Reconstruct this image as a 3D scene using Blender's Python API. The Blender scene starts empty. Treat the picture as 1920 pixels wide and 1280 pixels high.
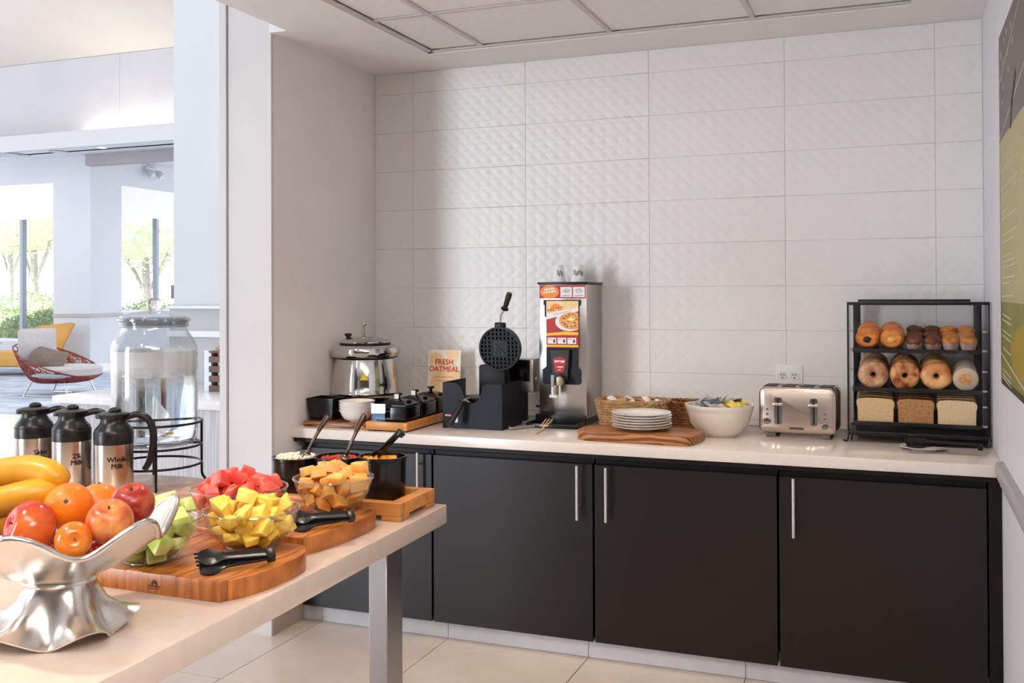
import bpy, bmesh, math, random
from mathutils import Vector, Matrix, noise
random.seed(7)
PI = math.pi
sc = bpy.context.scene
COL = sc.collection

# ------------------------------------------------------------------ camera
F_PX, YAW, PITCH, ROLL, CX, CY, CAM_H = 1868.28, 0.374475, -0.00811176, -0.00410528, 960.0, 533.678, 1.44
def _rot():
    cy, sy = math.cos(YAW), math.sin(YAW); cp, sp = math.cos(PITCH), math.sin(PITCH); cr, sr = math.cos(ROLL), math.sin(ROLL)
    Rz = Matrix(((cy, sy, 0), (-sy, cy, 0), (0, 0, 1)))
    B = Matrix(((1, 0, 0), (0, 0, -1), (0, 1, 0)))
    Rp = Matrix(((1, 0, 0), (0, cp, -sp), (0, sp, cp)))
    Rr = Matrix(((cr, -sr, 0), (sr, cr, 0), (0, 0, 1)))
    return Rr @ Rp @ B @ Rz
R3 = _rot()
cam = bpy.data.cameras.new('camera')
cam.sensor_width = 36; cam.sensor_fit = 'HORIZONTAL'
cam.lens = F_PX / 1920 * 36
cam.shift_y = (CY - 640) / 1920
cam.clip_start = 0.05; cam.clip_end = 300
camo = bpy.data.objects.new('camera', cam); COL.objects.link(camo)
m = Matrix((R3[0], -R3[1], -R3[2])).transposed().to_4x4()
m.translation = (0, 0, CAM_H)
camo.matrix_world = m
sc.camera = camo
def ray(px, py):
    return R3.transposed() @ Vector(((px - CX) / F_PX, (py - CY) / F_PX, 1))
def onz(px, py, z=0.0):
    d = ray(px, py); t = (z - CAM_H) / d.z
    return Vector((d.x * t, d.y * t, z))
def ony(px, py, Y):
    d = ray(px, py); t = Y / d.y
    return Vector((d.x * t, Y, CAM_H + d.z * t))
def onx(px, py, X):
    d = ray(px, py); t = X / d.x
    return Vector((X, d.y * t, CAM_H + d.z * t))

# ------------------------------------------------------------------ light
vs = sc.view_settings
vs.view_transform = 'Standard'; vs.look = 'None'; vs.gamma = 1; vs.use_curve_mapping = False
vs.exposure = -0.15
w = bpy.data.worlds.new('world'); sc.world = w; w.use_nodes = True
bg = w.node_tree.nodes['Background']
bg.inputs['Color'].default_value = (0.93, 0.96, 1.0, 1); bg.inputs['Strength'].default_value = 3.0
sc.cycles.transparent_max_bounces = 24
def area(name, loc, to, sx, sy, power, col, spread=PI):
    l = bpy.data.lights.new(name, 'AREA'); l.shape = 'RECTANGLE'; l.size = sx; l.size_y = sy
    l.energy = power; l.color = col; l.spread = spread
    o = bpy.data.objects.new(name, l); COL.objects.link(o); o.location = loc
    d = Vector(to) - Vector(loc)
    o.rotation_euler = d.to_track_quat('-Z', 'Y').to_euler()
    return o
# daylight entering through the tall window behind the pillar side of the room
area('window_daylight', (-5.15, -2.12, 1.68), (-5.15 + 1.9, 3.0, 1.4), 0.95, 3.1, 215, (0.84, 0.91, 1.0))
# unseen area lamps added overhead to lift the room's ambient light
area('overhead_fill_light', (0.6, -0.4, 2.53), (0.6, -0.4, 0), 1.2, 1.2, 85, (1.0, 0.95, 0.9))
area('overhead_fill_light', (-0.9, 0.2, 2.53), (-0.9, 0.4, 0), 1.2, 0.6, 25, (1.0, 0.95, 0.9))
# area lamps added high in the lobby and lounge to brighten them
area('lobby_fill_light', (-6.5, 4.5, 6.2), (-7.5, 7.0, 0), 5, 5, 80, (0.93, 0.96, 1.0))
area('lounge_fill_light', (-11.0, 9.8, 3.9), (-11.5, 11.5, 0), 3, 2, 60, (0.93, 0.96, 1.0))
def spot(name, loc, to, power, ang, col, rad=0.06):
    l = bpy.data.lights.new(name, 'SPOT'); l.energy = power; l.spot_size = ang; l.spot_blend = 0.8; l.color = col; l.shadow_soft_size = rad
    o = bpy.data.objects.new(name, l); COL.objects.link(o); o.location = loc
    o.rotation_euler = (Vector(to) - Vector(loc)).to_track_quat('-Z', 'Y').to_euler()
    return o
WARM = (1.0, 0.81, 0.63)
spot('ceiling_downlight_table', (-1.95, 0.75, 2.52), (-1.35, 1.65, 0.86), 92, 1.5, WARM)
spot('ceiling_downlight_tray', (-1.5, 2.45, 2.52), (-1.45, 2.3, 0.86), 62, 1.5, WARM)
spot('ceiling_downlight_counter', (-0.55, 3.2, 2.52), (-0.6, 3.75, 0.86), 40, 1.25, WARM)
spot('ceiling_downlight_kettle', (-1.75, 3.2, 2.52), (-1.75, 3.75, 0.86), 34, 1.25, WARM)
sun = bpy.data.lights.new('sun', 'SUN'); sun.energy = 9.0; sun.angle = 0.02; sun.color = (1, 0.95, 0.86)
suno = bpy.data.objects.new('sun', sun); COL.objects.link(suno); suno.rotation_euler = Vector((.6, .45, -.66)).to_track_quat('-Z', 'Y').to_euler()

# ------------------------------------------------------------------ materials
def C(r, g, b):
    f = lambda c: (c / 255 / 12.92) if c <= 10 else ((c / 255 + .055) / 1.055) ** 2.4
    return (f(r), f(g), f(b))
MATS = {}
def frosting(name):
    # condensation film: milky where it is dense, clear towards its lower edge
    mt = bpy.data.materials.new(name); mt.use_nodes = True; nt = mt.node_tree; L = nt.links.new
    b = nt.nodes['Principled BSDF']; b.inputs['Base Color'].default_value = (*C(226, 222, 221), 1); b.inputs['Roughness'].default_value = .5
    tc = nt.nodes.new('ShaderNodeTexCoord'); sp = nt.nodes.new('ShaderNodeSeparateXYZ'); L(tc.outputs['Generated'], sp.inputs[0])
    nz = nt.nodes.new('ShaderNodeTexNoise'); nz.inputs['Scale'].default_value = 3.5; L(tc.outputs['Generated'], nz.inputs['Vector'])
    ad = nt.nodes.new('ShaderNodeMath'); ad.operation = 'MULTIPLY_ADD'; ad.inputs[1].default_value = .7; L(nz.outputs['Fac'], ad.inputs[0]); L(sp.outputs['Z'], ad.inputs[2])
    mr = nt.nodes.new('ShaderNodeMapRange'); mr.inputs['From Min'].default_value = .35; mr.inputs['From Max'].default_value = 1.0; mr.inputs['To Max'].default_value = .72
    L(ad.outputs[0], mr.inputs['Value']); L(mr.outputs['Result'], b.inputs['Alpha'])
    return mt
def mat(name, col, rough=0.5, metal=0.0, col2=None, scale=10.0, stretch=(1, 1, 1), bump=0.0, bscale=None, spec=0.5,
        emit=None, estr=0, detail=4.0, rnd=0.0, ramp=(0.35, 0.65), trans=0.0, ior=1.45, coat=0.0, sheen=0.0, sss=0.0, aniso=0.0, wave=None, coord='Object'):
    if name in MATS: return MATS[name]
    mt = bpy.data.materials.new(name); mt.use_nodes = True; nt = mt.node_tree
    b = nt.nodes['Principled BSDF']; L = nt.links.new
    def c4(c): return (c[0], c[1], c[2], 1)
    b.inputs['Base Color'].default_value = c4(col)
    b.inputs['Roughness'].default_value = rough; b.inputs['Metallic'].default_value = metal
    b.inputs['IOR'].default_value = ior
    b.inputs['Specular IOR Level'].default_value = spec
    b.inputs['Transmission Weight'].default_value = trans
    b.inputs['Coat Weight'].default_value = coat; b.inputs['Coat Roughness'].default_value = 0.1
    b.inputs['Sheen Weight'].default_value = sheen
    b.inputs['Anisotropic'].default_value = aniso
    if sss:
        b.inputs['Subsurface Weight'].default_value = sss; b.inputs['Subsurface Radius'].default_value = (0.02, 0.012, 0.006); b.inputs['Subsurface Scale'].default_value = 0.5
    if emit:
        b.inputs['Emission Color'].default_value = c4(emit); b.inputs['Emission Strength'].default_value = estr
    if col2 or bump:
        tc = nt.nodes.new('ShaderNodeTexCoord'); mp = nt.nodes.new('ShaderNodeMapping')
        mp.inputs['Scale'].default_value = stretch
        L(tc.outputs[coord], mp.inputs['Vector'])
        vec = mp.outputs['Vector']
        if rnd:
            oi = nt.nodes.new('ShaderNodeObjectInfo'); ad = nt.nodes.new('ShaderNodeVectorMath'); ad.operation = 'ADD'
            ml = nt.nodes.new('ShaderNodeMath'); ml.operation = 'MULTIPLY'; ml.inputs[1].default_value = 37.0
            L(oi.outputs['Random'], ml.inputs[0]); L(vec, ad.inputs[0]); L(ml.outputs[0], ad.inputs[1]); vec = ad.outputs[0]
        if wave:
            nz = nt.nodes.new('ShaderNodeTexWave'); nz.wave_type = wave; nz.inputs['Distortion'].default_value = 6; nz.inputs['Detail'].default_value = detail
            nz.inputs['Detail Scale'].default_value = 1.5
        else:
            nz = nt.nodes.new('ShaderNodeTexNoise'); nz.inputs['Detail'].default_value = detail
        nz.inputs['Scale'].default_value = scale
        L(vec, nz.inputs['Vector'])
        fac = nz.outputs['Fac']
        if col2:
            rp = nt.nodes.new('ShaderNodeValToRGB')
            rp.color_ramp.elements[0].position = ramp[0]; rp.color_ramp.elements[1].position = ramp[1]
            rp.color_ramp.elements[0].color = c4(col); rp.color_ramp.elements[1].color = c4(col2)
            L(fac, rp.inputs['Fac']); out = rp.outputs['Color']
            if rnd:
                hs = nt.nodes.new('ShaderNodeHueSaturation'); mr = nt.nodes.new('ShaderNodeMapRange')
                mr.inputs['To Min'].default_value = 1 - rnd; mr.inputs['To Max'].default_value = 1 + rnd
                L(oi.outputs['Random'], mr.inputs['Value']); L(mr.outputs['Result'], hs.inputs['Value']); L(out, hs.inputs['Color']); out = hs.outputs['Color']
            L(out, b.inputs['Base Color'])
        if bump:
            bp = nt.nodes.new('ShaderNodeBump'); bp.inputs['Strength'].default_value = bump; bp.inputs['Distance'].default_value = 0.01
            if bscale:
                n2 = nt.nodes.new('ShaderNodeTexNoise'); n2.inputs['Scale'].default_value = bscale; n2.inputs['Detail'].default_value = 3
                L(vec, n2.inputs['Vector']); L(n2.outputs['Fac'], bp.inputs['Height'])
            else:
                L(fac, bp.inputs['Height'])
            L(bp.outputs['Normal'], b.inputs['Normal'])
    MATS[name] = mt
    return mt
def thin_glass(name, tint=(0.97, 0.99, 0.98), refl=1.0, rough=0.0):
    # clear sheet: mostly see-through, mirror-like towards grazing angles (same from both sides)
    if name in MATS: return MATS[name]
    mt = bpy.data.materials.new(name); mt.use_nodes = True; nt = mt.node_tree; nt.nodes.remove(nt.nodes['Principled BSDF'])
    t = nt.nodes.new('ShaderNodeBsdfTransparent'); t.inputs['Color'].default_value = (*tint, 1)
    g = nt.nodes.new('ShaderNodeBsdfGlossy'); g.inputs['Roughness'].default_value = rough
    lw = nt.nodes.new('ShaderNodeLayerWeight'); lw.inputs['Blend'].default_value = 0.5
    pw5 = nt.nodes.new('ShaderNodeMath'); pw5.operation = 'POWER'; pw5.inputs[1].default_value = 4.0
    ml = nt.nodes.new('ShaderNodeMath'); ml.operation = 'MULTIPLY_ADD'; ml.inputs[1].default_value = 0.5 * refl; ml.inputs[2].default_value = 0.035 * refl
    ml.use_clamp = True
    mx = nt.nodes.new('ShaderNodeMixShader')
    nt.links.new(lw.outputs['Facing'], pw5.inputs[0]); nt.links.new(pw5.outputs[0], ml.inputs[0]); nt.links.new(ml.outputs[0], mx.inputs[0])
    nt.links.new(t.outputs[0], mx.inputs[1]); nt.links.new(g.outputs[0], mx.inputs[2])
    nt.links.new(mx.outputs[0], nt.nodes['Material Output'].inputs['Surface'])
    MATS[name] = mt
    return mt

# ------------------------------------------------------------------ object helpers
def link_mesh(name, bm, mt, parent=None, smooth=0.7, loc=None):
    bmesh.ops.recalc_face_normals(bm, faces=bm.faces[:])
    if smooth is not None:
        for f in bm.faces: f.smooth = True
        for e in bm.edges:
            if len(e.link_faces) == 2 and e.calc_face_angle(0) > smooth: e.smooth = False
    me = bpy.data.meshes.new(name); bm.to_mesh(me); bm.free()
    if mt: me.materials.append(mt)
    o = bpy.data.objects.new(name, me); COL.objects.link(o)
    if parent: o.parent = parent
    if loc: o.location = loc
    return o
def tag(o, label=None, cat=None, group=None, kind=None):
    if label: o['label'] = label
    if cat: o['category'] = cat
    if group: o['group'] = group
    if kind: o['kind'] = kind
    return o
def thing(name, label, cat, loc=(0, 0, 0), rz=0.0, group=None, rot=None):
    o = bpy.data.objects.new(name, None); COL.objects.link(o); o.empty_display_size = 0.05
    o.location = loc; o.rotation_euler = rot if rot else (0, 0, rz)
    return tag(o, label, cat, group)
def struct(name, bm, mt, parent=None, smooth=0.7):
    o = link_mesh(name, bm, mt, parent, smooth)
    if not parent: o['kind'] = 'structure'
    return o
def copy_tree(o, parent=None):
    c = o.copy(); COL.objects.link(c)
    if parent: c.parent = parent
    for ch in o.children: copy_tree(ch, c)
    return c
def dup(o, loc, rot, label=None, scale=None):
    c = copy_tree(o); c.location = loc; c.rotation_euler = rot
    if scale: c.scale = scale
    if label: c['label'] = label
    return c
def NB(): return bmesh.new()
def box(bm, x0, x1, y0, y1, z0, z1, bev=0.0, seg=2, M=None):
    old = set(bm.verts)
    r = bmesh.ops.create_cube(bm, size=1.0)
    for v in r['verts']:
        v.co = Vector((x0 + (v.co.x + .5) * (x1 - x0), y0 + (v.co.y + .5) * (y1 - y0), z0 + (v.co.z + .5) * (z1 - z0)))
    if bev:
        es = list({e for v in r['verts'] for e in v.link_edges})
        bmesh.ops.bevel(bm, geom=es, offset=bev, segments=seg, profile=.5, affect='EDGES')
    if M: bmesh.ops.transform(bm, matrix=M, verts=[v for v in bm.verts if v not in old])
    return bm
def B(x0, x1, y0, y1, z0, z1, bev=0.0, seg=2):
    return box(NB(), x0, x1, y0, y1, z0, z1, bev, seg)
def lathe(bm, prof, seg=32, M=None, cap=False):
    rings = []
    for r, z in prof:
        if r < 1e-6: rings.append([bm.verts.new((0, 0, z))])
        else: rings.append([bm.verts.new((r * math.cos(2 * PI * i / seg), r * math.sin(2 * PI * i / seg), z)) for i in range(seg)])
    for a, b in zip(rings, rings[1:]):
        for i in range(seg):
            j = (i + 1) % seg
            if len(a) == 1 and len(b) == 1: continue
            if len(a) == 1: bm.faces.new((a[0], b[i], b[j]))
            elif len(b) == 1: bm.faces.new((a[i], a[j], b[0]))
            else: bm.faces.new((a[i], a[j], b[j], b[i]))
    if cap:
        for rg in (rings[0], rings[-1]):
            if len(rg) > 2: bm.faces.new(rg)
    vs_ = [v for r_ in rings for v in r_]
    if M: bmesh.ops.transform(bm, matrix=M, verts=vs_)
    return bm
def LT(prof, seg=32, M=None, cap=False): return lathe(NB(), prof, seg, M, cap)
def tube(bm, pts, r, seg=8, closed=False, radii=None):
    pts = [Vector(p) for p in pts]; n = len(pts); rings = []
    up = None
    for i, p in enumerate(pts):
        if closed: t = pts[(i + 1) % n] - pts[i - 1]
        else: t = pts[min(i + 1, n - 1)] - pts[max(i - 1, 0)]
        t.normalize()
        if up is None:
            up = Vector((0, 0, 1)) if abs(t.z) < .9 else Vector((1, 0, 0))
        u = up - t * up.dot(t)
        if u.length < 1e-5: u = t.orthogonal()
        u.normalize(); v = t.cross(u); up = u
        rr = radii[i] if radii else r
        rings.append([bm.verts.new(p + (u * math.cos(2 * PI * k / seg) + v * math.sin(2 * PI * k / seg)) * rr) for k in range(seg)])
    m_ = n if closed else n - 1
    for i in range(m_):
        a, b = rings[i], rings[(i + 1) % n]
        for k in range(seg): bm.faces.new((a[k], a[(k + 1) % seg], b[(k + 1) % seg], b[k]))
    if not closed:
        bm.faces.new(rings[0]); bm.faces.new(rings[-1])
    return bm
def TB(pts, r, seg=8, closed=False, radii=None): return tube(NB(), pts, r, seg, closed, radii)
def spline(pts, n=8):
    pts = [Vector(p) for p in pts]; out = []
    for i in range(len(pts) - 1):
        p0 = pts[max(i - 1, 0)]; p1 = pts[i]; p2 = pts[i + 1]; p3 = pts[min(i + 2, len(pts) - 1)]
        for k in range(n):
            t = k / n
            out.append(0.5 * ((2 * p1) + (-p0 + p2) * t + (2 * p0 - 5 * p1 + 4 * p2 - p3) * t * t + (-p0 + 3 * p1 - 3 * p2 + p3) * t ** 3))
    out.append(pts[-1])
    return out
def ring(r, z=0, n=40, c=(0, 0)): return [(c[0] + r * math.cos(2 * PI * i / n), c[1] + r * math.sin(2 * PI * i / n), z) for i in range(n)]
def prism(bm, poly, z0, z1, bev=0.0, M=None):
    old = set(bm.verts)
    a = [bm.verts.new((p[0], p[1], z0)) for p in poly]; b = [bm.verts.new((p[0], p[1], z1)) for p in poly]
    n = len(poly)
    fs = [bm.faces.new(a), bm.faces.new(b)]
    es = list({e for f in fs for e in f.edges})
    for i in range(n): fs.append(bm.faces.new((a[i], a[(i + 1) % n], b[(i + 1) % n], b[i])))
    if bev:
        bmesh.ops.recalc_face_normals(bm, faces=fs)
        bmesh.ops.bevel(bm, geom=es, offset=bev, segments=2, profile=.5, affect='EDGES')
    if M: bmesh.ops.transform(bm, matrix=M, verts=[v for v in bm.verts if v not in old])
    return bm
def PR(poly, z0, z1, bev=0.0, M=None): return prism(NB(), poly, z0, z1, bev, M)
def blob(bm, rx, ry, rz, sub=3, amp=0.0, freq=8.0, seed=0.0, M=None):
    r = bmesh.ops.create_icosphere(bm, subdivisions=sub, radius=1.0)
    for v in r['verts']:
        d = 1 + amp * noise.noise(v.co * freq + Vector((seed, seed * 1.7, seed * .3)))
        v.co = Vector((v.co.x * rx * d, v.co.y * ry * d, v.co.z * rz * d))
    if M: bmesh.ops.transform(bm, matrix=M, verts=r['verts'])
    return bm
def T(x, y, z): return Matrix.Translation((x, y, z))
def RX(a): return Matrix.Rotation(a, 4, 'X')
def RY(a): return Matrix.Rotation(a, 4, 'Y')
def RZ(a): return Matrix.Rotation(a, 4, 'Z')
def textmesh(name, s, size, mt, parent, M, bold=0.0, cyl=None, align='CENTER', spacing=1.0):
    cu = bpy.data.curves.new(name, 'FONT'); cu.body = s; cu.size = size; cu.align_x = align; cu.align_y = 'CENTER'
    cu.extrude = 0.0; cu.resolution_u = 8; cu.space_line = 0.95; cu.space_character = spacing
    tmp = bpy.data.objects.new('tmp', cu); COL.objects.link(tmp)
    dg = bpy.context.evaluated_depsgraph_get()
    me = bpy.data.meshes.new_from_object(tmp.evaluated_get(dg))
    bpy.data.objects.remove(tmp); bpy.data.curves.remove(cu)
    me.name = name
    if bold:        # heavier strokes: the glyphs repeated a hair's breadth apart
        bm = bmesh.new()
        for k, (dx, dy) in enumerate(((-bold, 0), (bold, 0), (0, bold * .7), (0, -bold * .7))):
            m2 = me.copy(); m2.transform(Matrix.Translation((dx, dy, k * .00002))); bm.from_mesh(m2); bpy.data.meshes.remove(m2)
        bm.to_mesh(me); bm.free()
    if cyl:
        rad, zc = cyl
        for v in me.vertices:
            a = v.co.x / rad
            v.co = Vector((math.sin(a) * rad, -math.cos(a) * rad, zc + v.co.y))
        me.transform(M)
    else:
        me.transform(M)
    me.materials.clear(); me.materials.append(mt)
    o = bpy.data.objects.new(name, me); COL.objects.link(o)
    if parent: o.parent = parent
    return o
def clip_half(poly, nx, ny, c):
    # keep nx*x+ny*y <= c
    out = []
    for i in range(len(poly)):
        a, b = poly[i], poly[(i + 1) % len(poly)]
        da = nx * a[0] + ny * a[1] - c; db = nx * b[0] + ny * b[1] - c
        if da <= 0: out.append(a)
        if (da < 0 < db) or (db < 0 < da):
            t = da / (da - db); out.append((a[0] + (b[0] - a[0]) * t, a[1] + (b[1] - a[1]) * t))
    return out
# ================================================================== the setting
YB, XL, XR, ZC, ZT, YF = 4.45, -2.495, 0.305, 2.545, 0.855, 3.705
white_paint = mat('white_paint', C(212, 207, 206), 0.55, col2=C(207, 202, 201), scale=3, bump=0.02, bscale=90)
grey_paint = mat('grey_paint', C(240, 234, 231), 0.55, col2=C(236, 230, 227), scale=3, bump=0.02, bscale=90)
lobby_white = mat('lobby_white', C(230, 232, 236), 0.6, col2=C(226, 229, 233), scale=1)
lobby_grey = mat('lobby_grey', C(205, 208, 216), 0.6, col2=C(200, 203, 212), scale=1)
rail_paint = mat('rail_paint', C(176, 172, 172), 0.5, col2=C(170, 166, 166), scale=4)
ceil_paint = mat('ceiling_paint', C(238, 234, 233), 0.7, col2=C(235, 231, 230), scale=3)
ceil_tile = mat('ceiling_tile', C(238, 234, 232), 0.85, col2=C(233, 229, 227), scale=60, bump=0.05, bscale=300)
dark_gap = mat('dark_gap', C(60, 54, 48), 0.8)
floor_tile = mat('floor_tile', C(214, 201, 189), 0.22, col2=C(207, 193, 181), scale=6, detail=8)
grout = mat('grout', C(70, 60, 54), 0.8)
toe_tile = mat('toe_tile', C(205, 205, 208), 0.4, col2=C(196, 196, 200), scale=10)

# raised lattice relief of the wall tiles (world position so it runs on across tiles)
def relief_tile():
    mt = bpy.data.materials.new('relief_wall_tile'); mt.use_nodes = True; nt = mt.node_tree; L = nt.links.new
    b = nt.nodes['Principled BSDF']; b.inputs['Base Color'].default_value = (*C(232, 230, 228), 1); b.inputs['Roughness'].default_value = 0.36
    g = nt.nodes.new('ShaderNodeNewGeometry'); s = nt.nodes.new('ShaderNodeSeparateXYZ'); L(g.outputs['Position'], s.inputs[0])
    def M(op, a, bb=None, v=None):
        n = nt.nodes.new('ShaderNodeMath'); n.operation = op
        L(a, n.inputs[0])
        if bb is not None: L(bb, n.inputs[1])
        if v is not None: n.inputs[1].default_value = v
        return n.outputs[0]
    k = PI / 0.0575
    p = M('ADD', s.outputs['X'], s.outputs['Z']); q_ = M('SUBTRACT', s.outputs['X'], s.outputs['Z'])
    a = M('ABSOLUTE', M('SINE', M('MULTIPLY', p, v=k))); c = M('ABSOLUTE', M('SINE', M('MULTIPLY', q_, v=k)))
    h = M('MULTIPLY', a, c)
    d = M('MULTIPLY', M('SINE', M('MULTIPLY', s.outputs['X'], v=2 * PI / 0.0575)), v=0.35)
    h2 = M('ADD', h, d)
    bp = nt.nodes.new('ShaderNodeBump'); bp.inputs['Strength'].default_value = 0.24; bp.inputs['Distance'].default_value = 0.004
    L(h2, bp.inputs['Height']); L(bp.outputs['Normal'], b.inputs['Normal'])
    return mt
relief = relief_tile()

# ---- back wall with its relief tiles
wb = struct('wall_back', B(XL - .1, XR + .1, YB + .0025, YB + .15, 0, 2.8), mat('tile_grout', C(226, 222, 219), 0.8))
xs = [XL + .002] + [-2.277 + .6005 * k for k in range(5)] + [XR - .002]
zs = [.855] + [1.076 + .1948 * k for k in range(-1, 8)] + [ZC]
meshes = {}
for i in range(len(xs) - 1):
    for j in range(len(zs) - 1):
        wx, wz = xs[i + 1] - xs[i] - 0.0012, zs[j + 1] - zs[j] - 0.0012
        key = (round(wx, 4), round(wz, 4))
        if key not in meshes:
            o = link_mesh('tile', B(0, wx, 0, .012, 0, wz, .0012, 1), relief, wb); meshes[key] = o.data
        else:
            o = bpy.data.objects.new('tile', meshes[key]); COL.objects.link(o); o.parent = wb
        o.location = (xs[i] + 0.0008, YB, zs[j] + .0008)
# ---- left alcove wall / pillar
struct('wall_left', B(XL - .25, XL, 3.575, YB + .15, 0, 4.6), grey_paint)
pillar = struct('trim_1', B(XL - .222, XL + .0005, 3.56, 3.575, .10, 4.6, .002, 1), white_paint)
struct('trim_2', B(XL - .262, XL - .225, 3.55, 3.86, .10, 4.6, .002, 1), white_paint)
# ---- right wall with chair rail
wr = struct('wall_right', B(XR, XR + .15, 1.2, YB + .15, 0, 2.8), mat('right_wall_paint', C(224, 224, 228), 0.5, col2=C(219, 219, 224), scale=3))
prof = [(0, -.045), (.010, -.045), (.014, -.03), (.020, -.02), (.024, .005), (.026, .02), (.020, .035), (0, .038)]
bm = NB(); prism(bm, prof, 1.2, 3.690)
bmesh.ops.transform(bm, matrix=Matrix(((-1, 0, 0, XR), (0, 0, 1, 0), (0, 1, 0, .835), (0, 0, 0, 1))), verts=bm.verts[:])
struct('trim_3', bm, rail_paint)
# ---- alcove ceiling: painted border around a dropped grid of panels
GX = [-2.035, -1.765, -1.165, -.565, .035]; GY = [4.145, 3.585, 2.985, 2.385, 1.785, 1.185]
bm = NB()
box(bm, XL + .09, GX[0], -4, 3.545, ZC, ZC + .25)
box(bm, XL, GX[0], 3.545, YB, ZC, ZC + .25)
box(bm, GX[0], GX[-1], GY[0], YB, ZC, ZC + .25)
box(bm, GX[-1], 3.2, -4, YB, ZC, ZC + .25)
box(bm, GX[0], GX[-1], -4, GY[-1], ZC, ZC + .25)
box(bm, GX[0], GX[-1], GY[-1], GY[0], ZC + .05, ZC + .25)
cl = struct('ceiling', bm, ceil_paint)
bm = NB()
tb = mat('grid_bar', C(205, 198, 192), 0.5)
link_mesh('ceiling_grid_edge', B(GX[0], GX[0] + .022, GY[-1], GY[0], ZC + .004, ZC + .012), tb, cl)
link_mesh('ceiling_grid_edge', B(GX[0], GX[-1], GY[0] - .022, GY[0], ZC + .004, ZC + .012), tb, cl)
for x in GX[1:-1]: link_mesh('ceiling_grid_bar', B(x - .011, x + .011, GY[-1], GY[0] - .022, ZC + .008, ZC + .014), tb, cl)
for y in GY[1:-1]: link_mesh('ceiling_grid_bar', B(GX[0] + .022, GX[-1], y - .011, y + .011, ZC + .0085, ZC + .0135), tb, cl)
pm = {}
for i in range(4):
    for j in range(5):
        x0 = GX[i] + (.026 if i == 0 else .007); x1 = GX[i + 1] - .007
        y1 = GY[j] - (.030 if j == 0 else .007); y0 = GY[j + 1] + .007
        link_mesh('ceiling_panel', B(x0, x1, y0, y1, ZC + .015, ZC + .03), ceil_tile, cl)
# ---- floor: tiles where they can be told apart, one surface beyond
fl = struct('floor', B(-22, 4, -4.2, 30, -.06, -.004), grout)
TS = .6107; tx0 = -2.39; ty0 = onz(755.5, 1200).y
tm = None
near = set()
for i in range(-2, 5):
    for j in range(-5, 1):
        if tm is None:
            o = link_mesh('floor_tile', B(.0015, TS - .0015, .0015, TS - .0015, -.012, 0, .0008, 1), floor_tile, fl); tm = o.data
        else:
            o = bpy.data.objects.new('floor_tile', tm); COL.objects.link(o); o.parent = fl
        o.location = (tx0 + i * TS, ty0 + (j) * TS, 0)
xa, xb_, ya, yb_ = tx0 - 2 * TS, tx0 + 5 * TS, ty0 - 5 * TS, ty0 + TS
far = mat('floor_far', C(214, 212, 212), 0.18, col2=C(206, 205, 206), scale=4)
bm = NB()
for r_ in ((-22, xa, -4.2, 30), (xb_, 4, -4.2, 30), (xa, xb_, -4.2, ya), (xa, xb_, yb_, 30)): box(bm, *r_, -.012, 0)
link_mesh('floor_beyond', bm, far, fl)
# ---- toe kick tiles under the cabinets
tk = struct('baseboard_back', B(XL, XR, 3.792, 3.83, 0, .10), grout)
for k in range(-1, 5):
    a = max(XL, tx0 + k * TS) + .001; b = min(XR, tx0 + (k + 1) * TS) - .001
    if b > a: link_mesh('tile', B(a, b, 3.783, 3.792, .001, .115, .0008, 1), toe_tile, tk)
struct('baseboard_left', B(XL - .27, XL + .012, 3.538, 3.552, 0, .095), white_paint)
struct('baseboard_pillar', B(XL - .002, XL + .012, 3.552, 3.782, 0, .095), mat('tan_baseboard', C(190, 175, 160), .5))

# ================================================================== the lobby behind
# bar wall segment with two rails
wx0, wx1, wy = ony(326, 500, 5.25).x, XL - .24, 5.25
bar_white = mat('bar_wall_paint', C(208, 212, 216), .6, col2=C(204, 208, 212), scale=1)
struct('wall_lobby_bar', B(wx0, wx1, wy, wy + .16, 0, 6.2), bar_white)
struct('wall_lobby_bar_lower', B(wx0 - .02, wx1, wy - .02, wy, 0, ony(370, 577, wy).z), mat('lobby_lower_grey', C(186, 187, 189), .6, col2=C(182, 183, 185), scale=1))
z1 = ony(370, 575, wy).z; struct('trim_4', B(wx0 - .025, wx1, wy - .05, wy - .02, z1 - .012, z1 + .006, .003, 1), lobby_white)
z2 = ony(370, 625, wy).z; struct('trim_5', B(wx0 - .025, wx1, wy - .045, wy - .02, z2 - .022, z2 + .018, .004, 1), lobby_white)
# lounge corner walls with windows
LC = Vector((-14.1, 14.4, 0)); ZL = 4.04
def wall_openings(name, axis, c, a0, a1, wa0, wa1, wz0, wz1, ztop, mt, th=.2):
    bm = NB()
    def bb(p0, p1, q0, q1):
        if axis == 'y': box(bm, p0, p1, c, c + th, q0, q1)
        else: box(bm, c - th, c, p0, p1, q0, q1)
    bb(a0, wa0, 0, ztop); bb(wa1, a1, 0, ztop); bb(wa0, wa1, 0, wz0); bb(wa0, wa1, wz1, ztop)
    return struct(name, bm, mt)
wA0, wA1 = -17.4, ony(100, 500, LC.y).x
wAz0, wAz1 = ony(60, 640, LC.y).z, ony(60, 345, LC.y).z
wall_openings('wall_lounge_front', 'y', LC.y, -20, LC.x - .2, wA0, wA1, wAz0, wAz1, ZL, lobby_grey)
wB0, wB1 = onx(228, 500, LC.x).y, onx(345, 500, LC.x).y
wBz0, wBz1 = onx(240, 586, LC.x).z, onx(228, 348, LC.x).z
wall_openings('wall_lounge_side', 'x', LC.x, LC.y, 19, wB0, wB1, wBz0, wBz1, ZL, lobby_grey)
zr = ony(130, 590, LC.y).z
struct('trim_6', B(-20, wA0, LC.y - .03, LC.y, zr - .04, zr + .02), rail_paint)
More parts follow.
